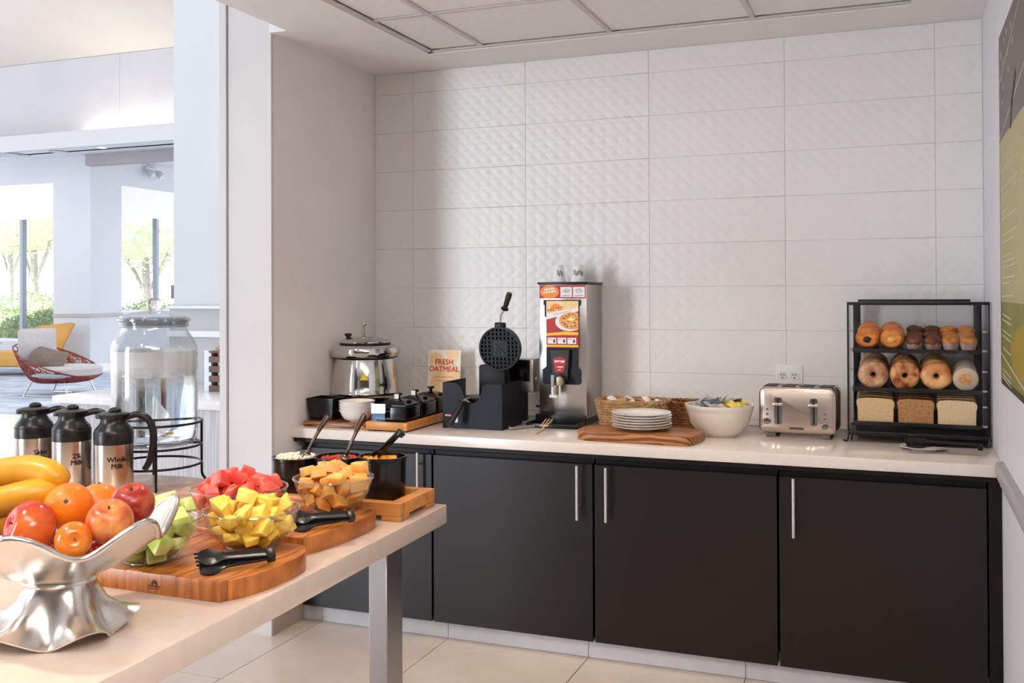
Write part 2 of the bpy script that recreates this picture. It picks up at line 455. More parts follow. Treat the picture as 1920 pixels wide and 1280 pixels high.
struct('trim_7', B(wA1, LC.x + .03, LC.y - .03, LC.y, zr - .04, zr + .02), rail_paint)
struct('trim_8', B(LC.x, LC.x + .03, LC.y, wB0, zr - .04, zr + .02), rail_paint)
struct('baseboard_lounge', B(LC.x, LC.x + .02, LC.y, 19, 0, .14), lobby_white)
frame_m = mat('window_frame', C(150, 158, 170), .4, .3)
pane_m = thin_glass('window_pane', (0.98, 0.99, 1.0), .5)
shade_m = mat('roller_shade', C(248, 248, 250), .8, emit=None, trans=0.0, col2=C(244, 245, 248), scale=2)
def window(n, axis, c, a0, a1, z0, z1, mul, zshade):
    def bb(bm, p0, p1, q0, q1, d0=.05, d1=.12):
        if axis == 'y': box(bm, p0, p1, c + d0, c + d1, q0, q1)
        else: box(bm, c - d1, c - d0, p0, p1, q0, q1)
    bm = NB(); bb(bm, a0, a1, z0, z0 + .05); bb(bm, a0, a1, z1 - .05, z1); bb(bm, a0, a0 + .05, z0, z1); bb(bm, a1 - .05, a1, z0, z1)
    w_ = struct('window_%d' % n, bm, lobby_white)
    for mu in mul:
        bm = NB(); bb(bm, mu - .035, mu + .035, z0, z1, .03, .13); link_mesh('mullion', bm, frame_m, w_)
    e = [a0] + list(mul) + [a1]
    for p, q_ in zip(e, e[1:]):
        bm = NB(); bb(bm, p + .05, q_ - .05, z0 + .05, z1 - .05, .08, .09); link_mesh('pane', bm, pane_m, w_)
    bm = NB(); bb(bm, a0, a1, zshade, z1 + .02, .005, .02); bb(bm, a0, a1, zshade - .03, zshade, .0, .025)
    link_mesh('roller_shade', bm, shade_m, w_)
window(1, 'y', LC.y, wA0, wA1, wAz0, wAz1, [ony(37, 500, LC.y).x], ony(60, 408, LC.y).z)
window(2, 'x', LC.x, wB0, wB1, wBz0, wBz1, [onx(298, 500, LC.x).y], onx(260, 404, LC.x).z)
# low lounge ceiling, fascia band, upper wall and vault
struct('ceiling_lounge', B(-24, -4, 13.2, 20, ZL, ZL + .1), mat('lounge_ceiling_paint', C(214, 216, 222), .7))
YBAND = 13.15
zb0, zb1 = min(ony(325, 258, YBAND).z, ZL + .01), ony(325, 230, YBAND).z
struct('trim_9', B(-24, -4, YBAND, YBAND + .08, zb0 - .03, zb1), mat('fascia_paint', C(198, 200, 206), .6))
struct('trim_10', B(-24, -4, YBAND + .08, YBAND + .75, zb0 + .10, zb0 + .16), lobby_white)
YU = 13.85; zu = ony(325, 91, YU).z
struct('wall_lobby_upper', B(-24, -4, YU, YU + .1, ZL, zu + .02), mat('upper_wall', C(196, 196, 203), .6, col2=C(192, 192, 199), scale=1))
xs_ = ony(222, 150, YU).x
struct('trim_11', B(xs_ - .012, xs_ + .012, YU - .012, YU, zb1, zu), lobby_grey)
bm = NB()
vv = [bm.verts.new(p) for p in ((-24, YU + .1, zu), (-2.6, YU + .1, zu), (-2.6, 5.0, zu + 2.6), (-24, 5.0, zu + 2.6))]
f_ = bm.faces.new(vv); r_ = bmesh.ops.extrude_face_region(bm, geom=[f_])
for v in [g for g in r_['geom'] if isinstance(g, bmesh.types.BMVert)]: v.co.z += .1
struct('ceiling_vault', bm, mat('vault_paint', C(214, 208, 203), .7, col2=C(210, 204, 199), scale=1))
hb = ony(178, 312, LC.y).z
struct('trim_12', B(LC.x + .03, LC.x + 4, 14.25, 14.4, hb, ZL), mat('header_tan', C(160, 156, 160), .7))
# cove light strip on the ledge behind the fascia
cx0, cx1 = ony(135, 240, YBAND + .3).x, ony(345, 230, YBAND + .3).x
cv = link_mesh('cove_light_strip', B(cx0, cx1, YBAND + .50, YBAND + .57, zb0 + .162, zb0 + .19), mat('cove_led', (1, .93, .8), .5, emit=(1, .88, .68), estr=30))
tag(cv, 'warm light strip glowing in the cove above the white fascia', 'light')
# round ceiling downlight, vents and a two-headed spot in the lounge
p = ony(211, 281, 14.0); q = thing('ceiling_downlight', 'small round lit downlight set in the lounge ceiling', 'light', (p.x, 13.75, ZL))
link_mesh('trim_ring', LT([(.07, -.004), (.10, -.004), (.10, 0), (.07, 0), (.07, -.004)], 24), lobby_white, q)
link_mesh('lens', LT([(0, -.003), (.07, -.003), (.07, -.001), (0, -.001)], 24), mat('lamp_lens', (1, 1, 1), .5, emit=(1, .97, .9), estr=14), q)
for px, lab in ((38, 'wide round ceiling vent beside the lounge window wall'), (125, 'smaller round ceiling vent near the lit downlight')):
    p = ony(px, 291, 14.0); r0 = .32 if px < 100 else .16
    vt = thing('ceiling_vent', lab, 'vent', (p.x, 13.8, ZL), group='lounge ceiling vents')
    for k in range(3): link_mesh('vent_ring', LT([(r0 * (1 - k * .28), -.012 + .003 * k), (r0 * (1 - k * .28) - .02, -.016 + .003 * k), (r0 * (1 - k * .28) - .05, -.002), (r0 * (1 - k * .28), -.001)], 28), lobby_grey, vt)
    link_mesh('vent_core', LT([(0, -.012), (r0 * .3, -.012), (r0 * .3, -.001), (0, -.001)], 20), lobby_grey, vt)
p = onx(306, 318, LC.x + .35)
sp_ = thing('spotlight_fixture', 'white emergency spotlight with two heads on lounge side wall', 'light', (LC.x, p.y, p.z))
link_mesh('backplate', B(0, .08, -.16, .16, -.02, .06, .01), lobby_grey, sp_)
for s in (-1, 1):
    hd = link_mesh('lamp_head', LT([(0, -.1), (.06, -.1), (.075, 0), (.05, .05), (0, .06)], 16, T(.14, s * .13, -.07) @ RY(-.9)), lobby_grey, sp_)
# wall thermostat on the end of the bar wall
p = ony(319, 547, wy + .05)
th = thing('thermostat', 'small taupe wall control on the end of the white bar wall', 'thermostat', (wx0, wy + .05, p.z))
link_mesh('housing', B(-.035, 0, -.04, .04, -.045, .045, .004), mat('taupe_plastic', C(130, 122, 118), .4), th)
link_mesh('button', B(-.038, -.0345, -.02, .02, -.01, .01, .001), mat('taupe_button', C(95, 88, 86), .4), th)
# window wall behind the viewer, on the pillar side
bm = NB()
box(bm, -16, -5.85, -2.4, -2.2, 0, 8.0); box(bm, -4.45, -3.2, -2.4, -2.2, 0, 8.0); box(bm, -5.85, -4.45, -2.4, -2.2, 0, .1); box(bm, -5.85, -4.45, -2.4, -2.2, 3.25, 8.0)
struct('wall_front', bm, white_paint)
bm = NB()
for a in ((-5.85, -5.8, .1, 3.25), (-4.5, -4.45, .1, 3.25), (-5.17, -5.13, .1, 3.25), (-5.85, -4.45, .1, .15), (-5.85, -4.45, 3.2, 3.25)): box(bm, a[0], a[1], -2.33, -2.25, a[2], a[3])
struct('window_3', bm, frame_m)
# the rest of the room, behind the viewer
rear_paint = mat('rear_wall_paint', C(128, 116, 106), .6, col2=C(122, 110, 101), scale=2)
struct('wall_rear', B(-3.2, 3.2, -4.2, -4.0, 0, 3.6), rear_paint)
struct('wall_side_far', B(3.2, 3.4, -4.2, 1.2, 0, 2.8), rear_paint)
struct('wall_return', B(XR + .15, 3.4, 1.2, 1.35, 0, 2.8), rear_paint)
struct('wall_rear_return', B(-3.2, -3.0, -4.0, -2.2, 0, 8.0), rear_paint)
struct('wall_soffit', B(XL + .09, XL + .15, -4.0, 3.545, ZC + .001, 8.2), white_paint)
struct('ceiling_lobby', B(-24, XL + .09, -2.4, 5.0, zu + 2.6, zu + 2.7), lobby_white)
# carpet
cp_y = onz(0, 775).y
carpet = mat('lounge_carpet', C(158, 172, 196), .95, col2=C(200, 207, 218), scale=2.2, stretch=(1, 1.7, 1), detail=9, ramp=(.38, .62), bump=.1, bscale=200)
tag(link_mesh('carpet', B(-20, -9.0, cp_y, LC.y, 0, .008), carpet), 'blue grey streaked carpet covering the lounge floor', 'carpet')
# ---- outdoors beyond the windows
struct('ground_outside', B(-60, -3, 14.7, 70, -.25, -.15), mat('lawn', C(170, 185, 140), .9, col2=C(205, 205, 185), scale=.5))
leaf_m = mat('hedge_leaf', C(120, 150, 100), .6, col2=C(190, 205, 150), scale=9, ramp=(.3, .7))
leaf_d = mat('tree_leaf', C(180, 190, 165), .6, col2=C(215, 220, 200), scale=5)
bark = mat('bark', C(175, 168, 165), .9, col2=C(150, 145, 142), scale=8, bump=.4)
def foliage(parent, rx, ry, rz, n, s, mt, seed, name='foliage'):
    rnd = random.Random(seed); bm = NB()
    for k in range(n):
        u = rnd.uniform(-1, 1); a = rnd.uniform(0, 2 * PI); q_ = math.sqrt(1 - u * u); rr = rnd.uniform(.75, 1.03)
        p = Vector((rx * q_ * math.cos(a) * rr, ry * q_ * math.sin(a) * rr, rz * u * rr + rz))
        if p.z < .02: p.z = .02
        Mx = T(*p) @ RZ(rnd.uniform(0, 6)) @ RX(rnd.uniform(0, 3)) @ RY(rnd.uniform(0, 3))
        w2, h2 = s * rnd.uniform(.6, 1.2), s * rnd.uniform(.3, .6)
        v_ = [bm.verts.new(Mx @ Vector(c)) for c in ((-w2, 0, 0), (0, -h2, .02), (w2, 0, 0), (0, h2, .02))]
        bm.faces.new(v_)
    blob(bm, rx * .8, ry * .8, rz * .8, 2, .3, 3, seed, T(0, 0, rz))
    return link_mesh(name, bm, mt, parent, None)
hedges = ((10, 20.5, 1.6, .9, .62), (38, 17.2, .6, .5, .55), (92, 18.3, .6, .55, .62), (66, 22.5, 1.7, 1.0, .85), (240, 18.6, .75, .6, .60), (285, 21.5, 1.3, .9, .72), (335, 19.8, .8, .6, .58))
hl = ['large rounded hedge bush outside the mullioned front window', 'low clipped bush close outside the front window glass', 'small leafy bush by the corner edge of front window', 'tall wide bush further behind the front window bushes',
      'clipped bush outside the side window beside the corner wall', 'tall bush outside the side window behind its mullion', 'low bush outside the side window next to bar wall']
for k, ((px, Y, rx, ry, rz), lb) in enumerate(zip(hedges, hl)):
    p = ony(px, 600, Y); h = thing('hedge_bush', lb, 'bush', (p.x, Y, -.15), group='bushes outside lounge windows')
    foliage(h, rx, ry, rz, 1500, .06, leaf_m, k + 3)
    link_mesh('stem', TB([(0, 0, 0), (.03, .02, rz * .7), (0, 0, rz)], .05, 6), bark, h)
for k, (px, Y, ht, lb) in enumerate(((62, 30, 5.5, 'thin grey trunked tree seen through the front window'), (272, 27, 4.2, 'forked tree seen through the side window'), (18, 40, 6.5, 'distant pale tree beyond front window hedges'))):
    p = ony(px, 600, Y); t_ = thing('garden_tree', lb, 'tree', (p.x, Y, -.15))
    link_mesh('trunk', TB(spline([(0, 0, 0), (.08, 0, ht * .3), (-.06, .1, ht * .6), (.05, 0, ht * .9)], 4), .16, 8, radii=[.22 - .012 * i for i in range(13)]), bark, t_)
    for s in (-1, 1): link_mesh('branch', TB(spline([(0, 0, ht * .35), (s * .5, .1, ht * .55), (s * 1.1, 0, ht * .75)], 4), .07, 6), bark, t_)
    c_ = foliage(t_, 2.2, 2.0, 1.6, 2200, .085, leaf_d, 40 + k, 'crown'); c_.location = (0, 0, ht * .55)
# ================================================================== cabinets and worktop
quartz = mat('cream_quartz', C(231, 220, 212), 0.16, col2=C(227, 216, 207), scale=45, detail=6, coat=.3)
espresso = mat('espresso_laminate', C(19, 11, 10), 0.33, col2=C(16, 9, 8), scale=4, stretch=(1, 1, .15), spec=.5)
espresso_d = mat('espresso_edge', C(18, 11, 10), 0.4, spec=.3)
steel = mat('brushed_steel', C(190, 186, 182), 0.28, 1.0, bump=.02, scale=40, stretch=(1, 1, 18))
chrome = mat('polished_steel', C(205, 203, 200), 0.10, 1.0)
nickel = mat('satin_nickel', C(205, 200, 194), 0.35, 1.0)
black_pl = mat('black_plastic', C(20, 19, 20), 0.32)
black_mt = mat('black_matte', C(24, 23, 24), 0.55)
black_gl = mat('black_gloss', C(14, 13, 14), 0.15)
navy_blk = mat('navy_black_sheet', C(20, 23, 36), 0.45, col2=C(17, 19, 30), scale=20, spec=.3)
china = mat('white_china', C(238, 232, 226), 0.12, coat=.3)
DF = 3.735
edges = [XL + .03] + [ony(p, 1000, DF).x for p in (811, 1113, 1459)] + [ony(1853, 1000, DF).x]
zb, zt = ony(811, 1164.5, DF).z, ony(812, 852, DF).z
names = ['end cabinet with dark door beside the pillar, half hidden by buffet table', 'dark cabinet with right-hand bar handle under the waffle maker', 'dark cabinet with left-hand bar handle under plates and white bowl', 'wide dark cabinet under the toaster and pastry case']
hpx = [(783, 848, 950), (1082, 873, 975), (1136, 877, 979), (1488, 897, 1008)]
for k in range(4):
    x0, x1 = edges[k] + .004, edges[k + 1] - .004
    cb = thing('base_cabinet', names[k], 'cabinet', ((x0 + x1) / 2, DF, 0), group='base cabinets under the counter')
    hw = (x1 - x0) / 2
    link_mesh('body', B(-hw, hw, .022, .60, zb + .005, ZT - .05), espresso_d, cb)
    d = link_mesh('door', B(-hw, hw, 0, .02, zb, zt, .0015, 1), espresso, cb)
    px, a, b = hpx[k]
    p0, p1 = ony(px, b, DF - .03), ony(px, a, DF - .03); hx = p0.x - (x0 + x1) / 2
    bm = TB([(hx, -.032, p0.z), (hx, -.032, p1.z)], .0062, 12)
    for z in (p0.z + .05, p1.z - .05): tube(bm, [(hx, -.032, z), (hx, 0, z)], .0045, 8)
    h = link_mesh('handle', bm, nickel, d); h['label'] = 'satin nickel bar handle'
fp = thing('filler_panel', 'narrow dark filler panel between wide cabinet and right wall', 'panel', (edges[4], DF, 0))
link_mesh('panel', B(.002, XR - edges[4] - .002, .006, .03, zb - .11, ZT - .05), espresso_d, fp)
wt = thing('worktop', 'long cream quartz worktop running over the dark cabinets', 'worktop', (0, 0, ZT))
link_mesh('slab', B(XL, XR, YF, YB, -.042, 0, .003, 2), quartz, wt)
link_mesh('apron', B(XL + .003, XR - .002, YF + .012, YF + .03, -.062, -.042, .003, 1), espresso_d, wt)

# ---- wood board, oblong live edge, with container, bowls
olive = mat('olive_wood', C(176, 116, 62), 0.4, col2=C(112, 64, 32), scale=3.0, stretch=(1.2, 6, 6), detail=7, ramp=(.35, .7), wave='RINGS', coat=.15, rnd=.12)
acacia = mat('acacia_wood', C(190, 128, 70), 0.4, col2=C(150, 92, 46), scale=4, stretch=(1, 9, 9), detail=6, rnd=.2, coat=.15)
bamboo = mat('bamboo_wood', C(214, 146, 76), 0.4, col2=C(194, 122, 56), scale=4, stretch=(1, 12, 12), detail=5, rnd=.1, coat=.1)
def live_board(name, label, pts, loc, th, mt, rz=0):
    poly = [(p.x, p.y) for p in spline([(x, y, 0) for x, y in pts] + [(pts[0][0], pts[0][1], 0)], 5)[:-1]]
    o = link_mesh(name, PR(poly, 0, th, .006), mt); o.location = loc; o.rotation_euler.z = rz
    return tag(o, label, 'board')
zb1_ = .022
live_board('olive_wood_board', 'long thin olive wood board under the stacked bowls', [(-.22, -.1), (-.1, -.115), (.03, -.11), (.09, -.115), (.112, -.09), (.113, .0), (.11, .09), (.06, .105), (-.1, .10), (-.215, .09), (-.235, .0)],
           (XL + .238, 3.868, ZT), zb1_, olive)
zo = ZT + zb1_
# square black container
p = onz(607, 775, zo)
cc = thing('square_container', 'black square melamine container beside the kettle', 'container', (XL + .075, 3.872, zo), .05)
bm = NB()
ring_ = lambda s, z: [(-s, -s, z), (s, -s, z), (s, s, z), (-s, s, z)]
lv = [ring_(.055, 0), ring_(.066, .095), ring_(.061, .095), ring_(.052, .006)]
vs2 = [[bm.verts.new(v) for v in l] for l in lv]
bm.faces.new(vs2[0]); bm.faces.new(vs2[-1])
for a, b in zip(vs2, vs2[1:]):
    for i in range(4): bm.faces.new((a[i], a[(i + 1) % 4], b[(i + 1) % 4], b[i]))
link_mesh('container_body', bm, black_gl, cc, .3)
link_mesh('rim', TB([(-.064, -.064, .095), (.064, -.064, .095), (.064, .064, .095), (-.064, .064, .095)], .003, 6, True), black_gl, cc)
# soup kettle
kc = Vector((ony(683, 700, 4.10).x + .005, 4.10, ZT)); K = lambda py: ony(683, py, 4.10).z - ZT
kt = thing('soup_kettle', 'round polished steel soup kettle with hinged lid in the corner', 'kettle', kc)
R_ = .160
zt_ = K(655)
kb = K(741)
link_mesh('base_ring', LT([(0, 0), (.112, 0), (.118, .01), (.115, .05), (.112, kb), (0, kb)], 40), black_pl, kt)
link_mesh('kettle_body', LT([(.108, kb - .004), (.148, kb - .002), (R_ - .001, kb + .008), (R_ + .0015, kb + .016), (R_ + .0015, kb + .020), (R_ - .002, kb + .026), (R_ - .003, kb + .06), (.152, kb + .10), (.143, kb + (zt_ - kb) * .72), (.134, zt_ - .028), (.128, zt_ - .026)], 56), chrome, kt)
link_mesh('shoulder_band', LT([(.128, zt_ - .03), (.152, zt_ - .032), (.161, zt_ - .022), (.163, zt_ - .006), (.158, zt_ + .012), (.140, zt_ + .022), (.115, zt_ + .026)], 56), chrome, kt)
link_mesh('seam', TB(ring(.150, zt_ - .033, 48), .003, 6, True), black_mt, kt)
link_mesh('seal', LT([(.09, zt_ + .02), (.118, zt_ + .02), (.119, zt_ + .034), (.09, zt_ + .034)], 40), black_mt, kt)
ld = link_mesh('lid', LT([(.122, zt_ + .034), (.122, zt_ + .039), (.108, zt_ + .050), (.08, zt_ + .058), (.03, zt_ + .062), (0, zt_ + .063)], 48), chrome, kt)
link_mesh('knob', LT([(.0, 0), (.012, 0), (.010, .01), (.016, .014), (.018, .022), (.012, .026), (0, .027)], 16, T(-.055, -.06, zt_ + .052)), black_pl, ld)
link_mesh('hinge', B(-.03, .03, .085, .125, zt_ + .035, zt_ + .05, .004), chrome, kt)
tri = [(0, .02), (-.022, -.016), (.022, -.016)]
Mt = RZ(.50) @ T(-.002, -.1585, K(701)) @ RX(PI / 2 - .10)
wl = link_mesh('warning_sticker', PR(tri, 0, .0012, 0, Mt), mat('warning_yellow', C(222, 186, 40), .5), kt)
link_mesh('warning_border', TB([Mt @ Vector((x, y, .0014)) for x, y in tri], .0012, 4, True), black_mt, wl)
ldl = thing('ladle', 'steel ladle handle standing up out of the kettle lid', 'ladle', kc + Vector((.005, -.02, zt_ + .05)))
link_mesh('handle', TB([(0, 0, -.02), (-.002, 0, .05), (-.004, 0, K(610) - zt_ - .055)], .006, 8, radii=[.005, .006, .008]), chrome, ldl)
link_mesh('hook', TB(spline([(-.004, 0, K(610) - zt_ - .06), (.0, .004, K(606) - zt_ - .05), (.008, .008, K(606) - zt_ - .058)], 4), .005, 8), chrome, ldl)
# stack of soup bowls
bx = onz(669, 782, zo + .0); bwl_c = Vector((ony(669, 780, 3.835).x, 3.835, zo))
prof = [(0, .004), (.030, 0), (.034, .005), (.052, .011), (.065, .025), (.072, .042), (.0785, .052), (.0795, .055), (.076, .0555), (.069, .044), (.061, .028), (.05, .016), (.02, .010), (0, .009)]
ord_ = ['bottom', 'second', 'third', 'top']
b0 = None
for k in range(4):
    lb = 'small white china bowl, %s of the stack of bowls in front of kettle' % (ord_[k] if k in (0, 3) else ord_[k] + ' from bottom')
    if b0 is None: b0 = tag(link_mesh('soup_bowl', LT(prof, 40), china), lb, 'bowl', 'stacked white bowls'); o = b0
    else: o = b0.copy(); COL.objects.link(o); o['label'] = lb
    o.location = bwl_c + Vector((.001 * (k % 2), 0, .0125 * k))
# bamboo riser tray with three lidded jars and a sign
tf0, tf1 = Vector((-2.13, 3.735, ZT)), Vector((-1.955, 3.735, ZT))
tr = thing('condiment_tray', 'bamboo box tray holding three black lidded jars', 'tray', (-2.04, 3.73, ZT), .02)
hwx, dep, hz = .098, .62, .04
link_mesh('front_rail', B(-hwx, hwx - .02, 0, .02, .006, hz, .002), bamboo, tr)
link_mesh('corner_block', B(hwx - .02, hwx, 0, .02, .006, hz, .002), bamboo, tr)
link_mesh('back_rail', B(-hwx, hwx, dep - .02, dep, .006, hz, .002), bamboo, tr)
for s in (-1, 1): link_mesh('side_rail', B(s * hwx - (.018 if s > 0 else 0), s * hwx + (.018 if s < 0 else 0), .02, dep - .02, .006, hz, .002), bamboo, tr)
link_mesh('tray_base', B(-hwx + .018, hwx - .018, .02, dep - .02, .01, .018), bamboo, tr)
for a in (-.09, .06):
    for b in (.005, dep - .04): link_mesh('foot', B(a, a + .03, b, b + .03, 0, .008), black_mt, tr)
jl = ['front black lidded jar on bamboo tray behind the blue sign', 'middle black lidded jar on bamboo tray with white knob tag', 'rear black lidded jar on bamboo tray next to oatmeal card']
for k in range(3):
    y0 = .115 + .165 * k
    jr = thing('condiment_jar', jl[k], 'jar', Vector((-2.04, 3.73, ZT + .018)) + Vector((-.02 * y0, y0, 0)), .02, 'black condiment jars')
    link_mesh('jar_body', B(-.07, .07, -.075, .075, 0, .085, .008, 3), black_gl, jr)
    lid = link_mesh('lid', LT([(.098, .085), (.098, .089), (.06, .104), (.02, .112), (0, .112)], 4, RZ(PI / 4)), black_gl, jr, .3)
    link_mesh('knob', LT([(0, .11), (.008, .11), (.008, .124), (.017, .127), (.017, .135), (0, .136)], 16), black_gl, lid)
    link_mesh('scoop_slot', B(.02, .06, -.01, .01, .095, .108, .002), black_gl, lid)
    if k < 2: link_mesh('tag', B(-.010, .010, -.0195, -.0175, .112, .132), mat('paper_white', C(235, 235, 236), .6), lid)
sg = thing('acrylic_sign', 'small acrylic sign holder with blue and white card on bamboo tray', 'sign', (-2.085, 3.742, ZT + hz), .02)
link_mesh('holder', B(-.034, .034, -.001, .001, 0, .078), thin_glass('acrylic'), sg)
link_mesh('holder_foot', B(-.034, .034, -.001, .01, -.0, .002), thin_glass('acrylic'), sg)
cd = link_mesh('card', B(-.031, .031, .0015, .0025, .042, .074), mat('paper_white', C(235, 235, 236), .6), sg)
link_mesh('card_lower', B(-.030, .030, .0015, .0025, .008, .041), mat('sign_blue', C(70, 112, 165), .5, col2=C(95, 135, 180), scale=40), sg)
for z in (.070, .048): link_mesh('stripe', B(-.026, .026, .0004, .0014, z - .0013, z + .0013), black_mt, cd)
link_mesh('print_line', B(-.024, .024, .0004, .0014, .057, .0615), mat('print_mauve', C(150, 120, 150), .6, col2=C(225, 220, 228), scale=300, ramp=(.45, .55)), cd)
# oatmeal card
oy = 4.34
oc = Vector((ony(829, 700, oy).x, oy, ZT)); OZ = lambda py: ony(829, py, oy).z - ZT
hw = (ony(860, 700, oy).x - ony(799, 700, oy).x) / 2
ot = thing('oatmeal_card', 'tall paper sign card reading FRESH OATMEAL against the tiled wall', 'sign', oc + Vector((0, 0, .001)), rot=(-.10, 0, 0))
peach = mat('card_peach', C(252, 222, 176), .55, col2=C(249, 209, 156), scale=12)
cw = mat('card_white', C(246, 238, 226), .55)
oh = OZ(657) + .002
link_mesh('card', B(-hw, hw, 0, .003, 0, oh), cw, ot)
link_mesh('easel_foot', PR([(-.03, 0), (.03, 0), (.02, .08), (-.02, .08)], 0, .003, 0, T(0, .003, 0) @ RX(.35)), cw, ot)
def blob2d(cx, cz, rx, rz, n=18, ph=0): return [(max(-hw, min(hw, cx + rx * (1 + .12 * math.sin(3 * a + ph)) * math.cos(a))), max(0, min(oh, cz + rz * (1 + .12 * math.cos(2 * a + ph)) * math.sin(a)))) for a in [2 * PI * i / n for i in range(n)]]
FR = lambda off: Matrix(((1, 0, 0, 0), (0, 0, -1, -off), (0, 1, 0, 0), (0, 0, 0, 1)))   # xy-plane drawing -> facing -y
for k, (a, b, c, d) in enumerate(((-.045, oh - .055, .034, .05), (.04, oh - .02, .034, .045), (.02, oh - .13, .075, .085), (-.03, .12, .05, .09), (.05, .06, .05, .06))):
    link_mesh('oat_print', PR(blob2d(a, b, c, d, ph=k), .0002 + k * .0001, .0004 + k * .0001, 0, FR(0)), peach, ot, None)
red_ink = mat('red_ink', C(196, 62, 42), .6)
textmesh('lettering', 'FRESH\nOATMEAL', hw * .41, red_ink, ot, FR(.0015) @ T(0, OZ(686), 0), .0007)
for k, wd in enumerate((.05, .042)): link_mesh('small_print', B(-wd, wd, -.0018, -.0012, OZ(707 + 7 * k) - .0015, OZ(707 + 7 * k) + .0015), mat('print_tan', C(220, 140, 96), .6), ot)

# ================================================================== waffle station
hy = 3.925
x0, x1 = ony(830, 760, hy).x, ony(941, 760, hy).x
WZ = lambda py, y=hy: ony(885, py, y).z - ZT
hc = thing('waffle_iron_holder', 'open black sheet metal holder with notched front for the waffle iron', 'holder', (x0, hy, ZT))
W_ = x1 - x0; Hh = WZ(718); Dp = .24
pts = [(0, 0), (W_, 0), (W_, Hh * .985), (W_ * .74, Hh * .985), (W_ * .68, Hh * .93), (W_ * .655, Hh * .78), (W_ * .60, Hh * .62), (W_ * .52, Hh * .56), (W_ * .42, Hh * .60), (W_ * .345, Hh * .76), (W_ * .31, Hh * .90), (W_ * .25, Hh * .98), (W_ * .12, Hh), (0, Hh)]
link_mesh('front_panel', PR(pts, 0, .003, 0, FR(0) @ T(0, 0, -.003)), navy_blk, hc, None)
link_mesh('side_panel', B(W_ - .003, W_, .003, Dp, 0, Hh * .985), navy_blk, hc)
link_mesh('side_panel', B(0, .003, .003, Dp, 0, Hh), navy_blk, hc)
link_mesh('holder_floor', B(.003, W_ - .003, .003, Dp, 0, .003), navy_blk, hc)
lg = link_mesh('logo_text', B(.012, .052, -.0006, 0, WZ(780) - .004, WZ(780) + .004), mat('logo_red', C(196, 70, 90), .6, col2=C(235, 190, 200), scale=160, ramp=(.45, .55)), hc)
lr = mat('logo_dark_red', C(150, 40, 66), .6)
link_mesh('logo_mark', TB([(.020, -.0005, WZ(796)), (.030, -.0005, WZ(799)), (.042, -.0005, WZ(797)), (.046, -.0005, WZ(790)), (.040, -.0005, WZ(794))], .0014, 5), lr, hc)
link_mesh('logo_mark', B(.022, .046, -.0006, 0, WZ(803) - .0015, WZ(803) + .0015), lr, hc)
link_mesh('logo_label', B(.058, .072, -.0006, 0, WZ(793), WZ(779)), mat('paper_white', C(235, 235, 236), .6), hc)
# waffle iron: base inside the holder, opened upper plate, handles, timer box
wi = thing('waffle_iron', 'round black waffle iron opened upright with wooden-gripped handles', 'waffle iron', (x0 + W_ / 2, hy + .12, ZT))
iron = mat('cast_iron', C(26, 27, 32), .38, .6, bump=.05, scale=120)
iron2 = mat('cast_iron_plate', C(26, 27, 32), .35, .5)
grip = mat('dark_grip', C(34, 22, 20), .35)
link_mesh('stand', B(-.07, .07, -.02, .10, .0035, .10, .01), black_mt, wi)
link_mesh('lower_plate', LT([(0, .10), (.09, .10), (.098, .108), (.098, .125), (.09, .13), (.0, .126)], 48, T(0, .01, 0)), iron, wi)
yy = 4.10 - (hy + .12)
dc = ony(938, 653, 4.10); rad = (ony(976, 653, 4.10).x - ony(900, 653, 4.10).x) / 2
dl = Vector((dc.x - (x0 + W_ / 2), yy, dc.z - ZT))
Mp = T(*dl) @ RX(PI / 2 + .06)
up = link_mesh('upper_plate', LT([(0, .0), (rad * .90, .0), (rad * .92, .014), (rad, .014), (rad, -.012), (rad * .9, -.03), (0, -.034)], 56, Mp), iron, wi)
bm = NB()
st = rad * .19
for k in range(-4, 5):
    for ax in (0, 1):
        c = k * st
        L_ = math.sqrt(max(0, (rad * .90) ** 2 - c * c))
        segs = [(-L_, L_)] if abs(k) > 1 else [(-L_, -1.75 * st), (1.75 * st, L_)]
        for a, b in segs:
            if b - a < .004: continue
            if ax: box(bm, c - .0026, c + .0026, a, b, -.001, .010, M=Mp)
            else: box(bm, a, b, c - .0026, c + .0026, -.001, .010, M=Mp)
link_mesh('waffle_grid', bm, iron, up)
bm = NB(); box(bm, -1.75 * st, 1.75 * st, -1.75 * st, 1.75 * st, -.001, .009, M=Mp)
sq = link_mesh('grid_center', bm, iron2, up)
bm = NB()
for a in (PI / 4, -PI / 4): box(bm, -1.7 * st, 1.7 * st, -.25 * st, .25 * st, .009, .0125, M=Mp @ RZ(a))
for a in (0, 1, 2, 3): box(bm, .75 * st, 1.5 * st, -.22 * st, .22 * st, .009, .0115, M=Mp @ RZ(a * PI / 2))
link_mesh('cross_emblem', bm, iron, sq)
hz0 = dl + Vector((0, 0, rad * .96)); hz1 = Vector((ony(939, 590, 4.10).x, 4.10, ony(939, 590, 4.10).z)) - Vector((x0 + W_ / 2, hy + .12, ZT))
link_mesh('handle_bracket', box(NB(), hz0.x - .024, hz0.x + .024, hz0.y - .012, hz0.y + .014, hz0.z - .01, hz0.z + .022, .005), iron, wi)
g0 = ony(946, 580, 4.09); g1 = ony(955, 551, 4.07); o0 = Vector((x0 + W_ / 2, hy + .12, ZT))
link_mesh('handle_rod', TB([hz0 + Vector((0, 0, .01)), hz1, g0 - o0, g1 - o0], .0045, 8), nickel, wi)
dv = (g1 - g0).normalized()
hg = link_mesh('handle_grip', TB([g0 - o0, g0 - o0 + dv * .006, g0 - o0 + dv * .007, g1 - o0 - dv * .006, g1 - o0 + dv * .005], .011, 16, radii=[.017, .018, .0105, .0135, .011]), grip, wi)
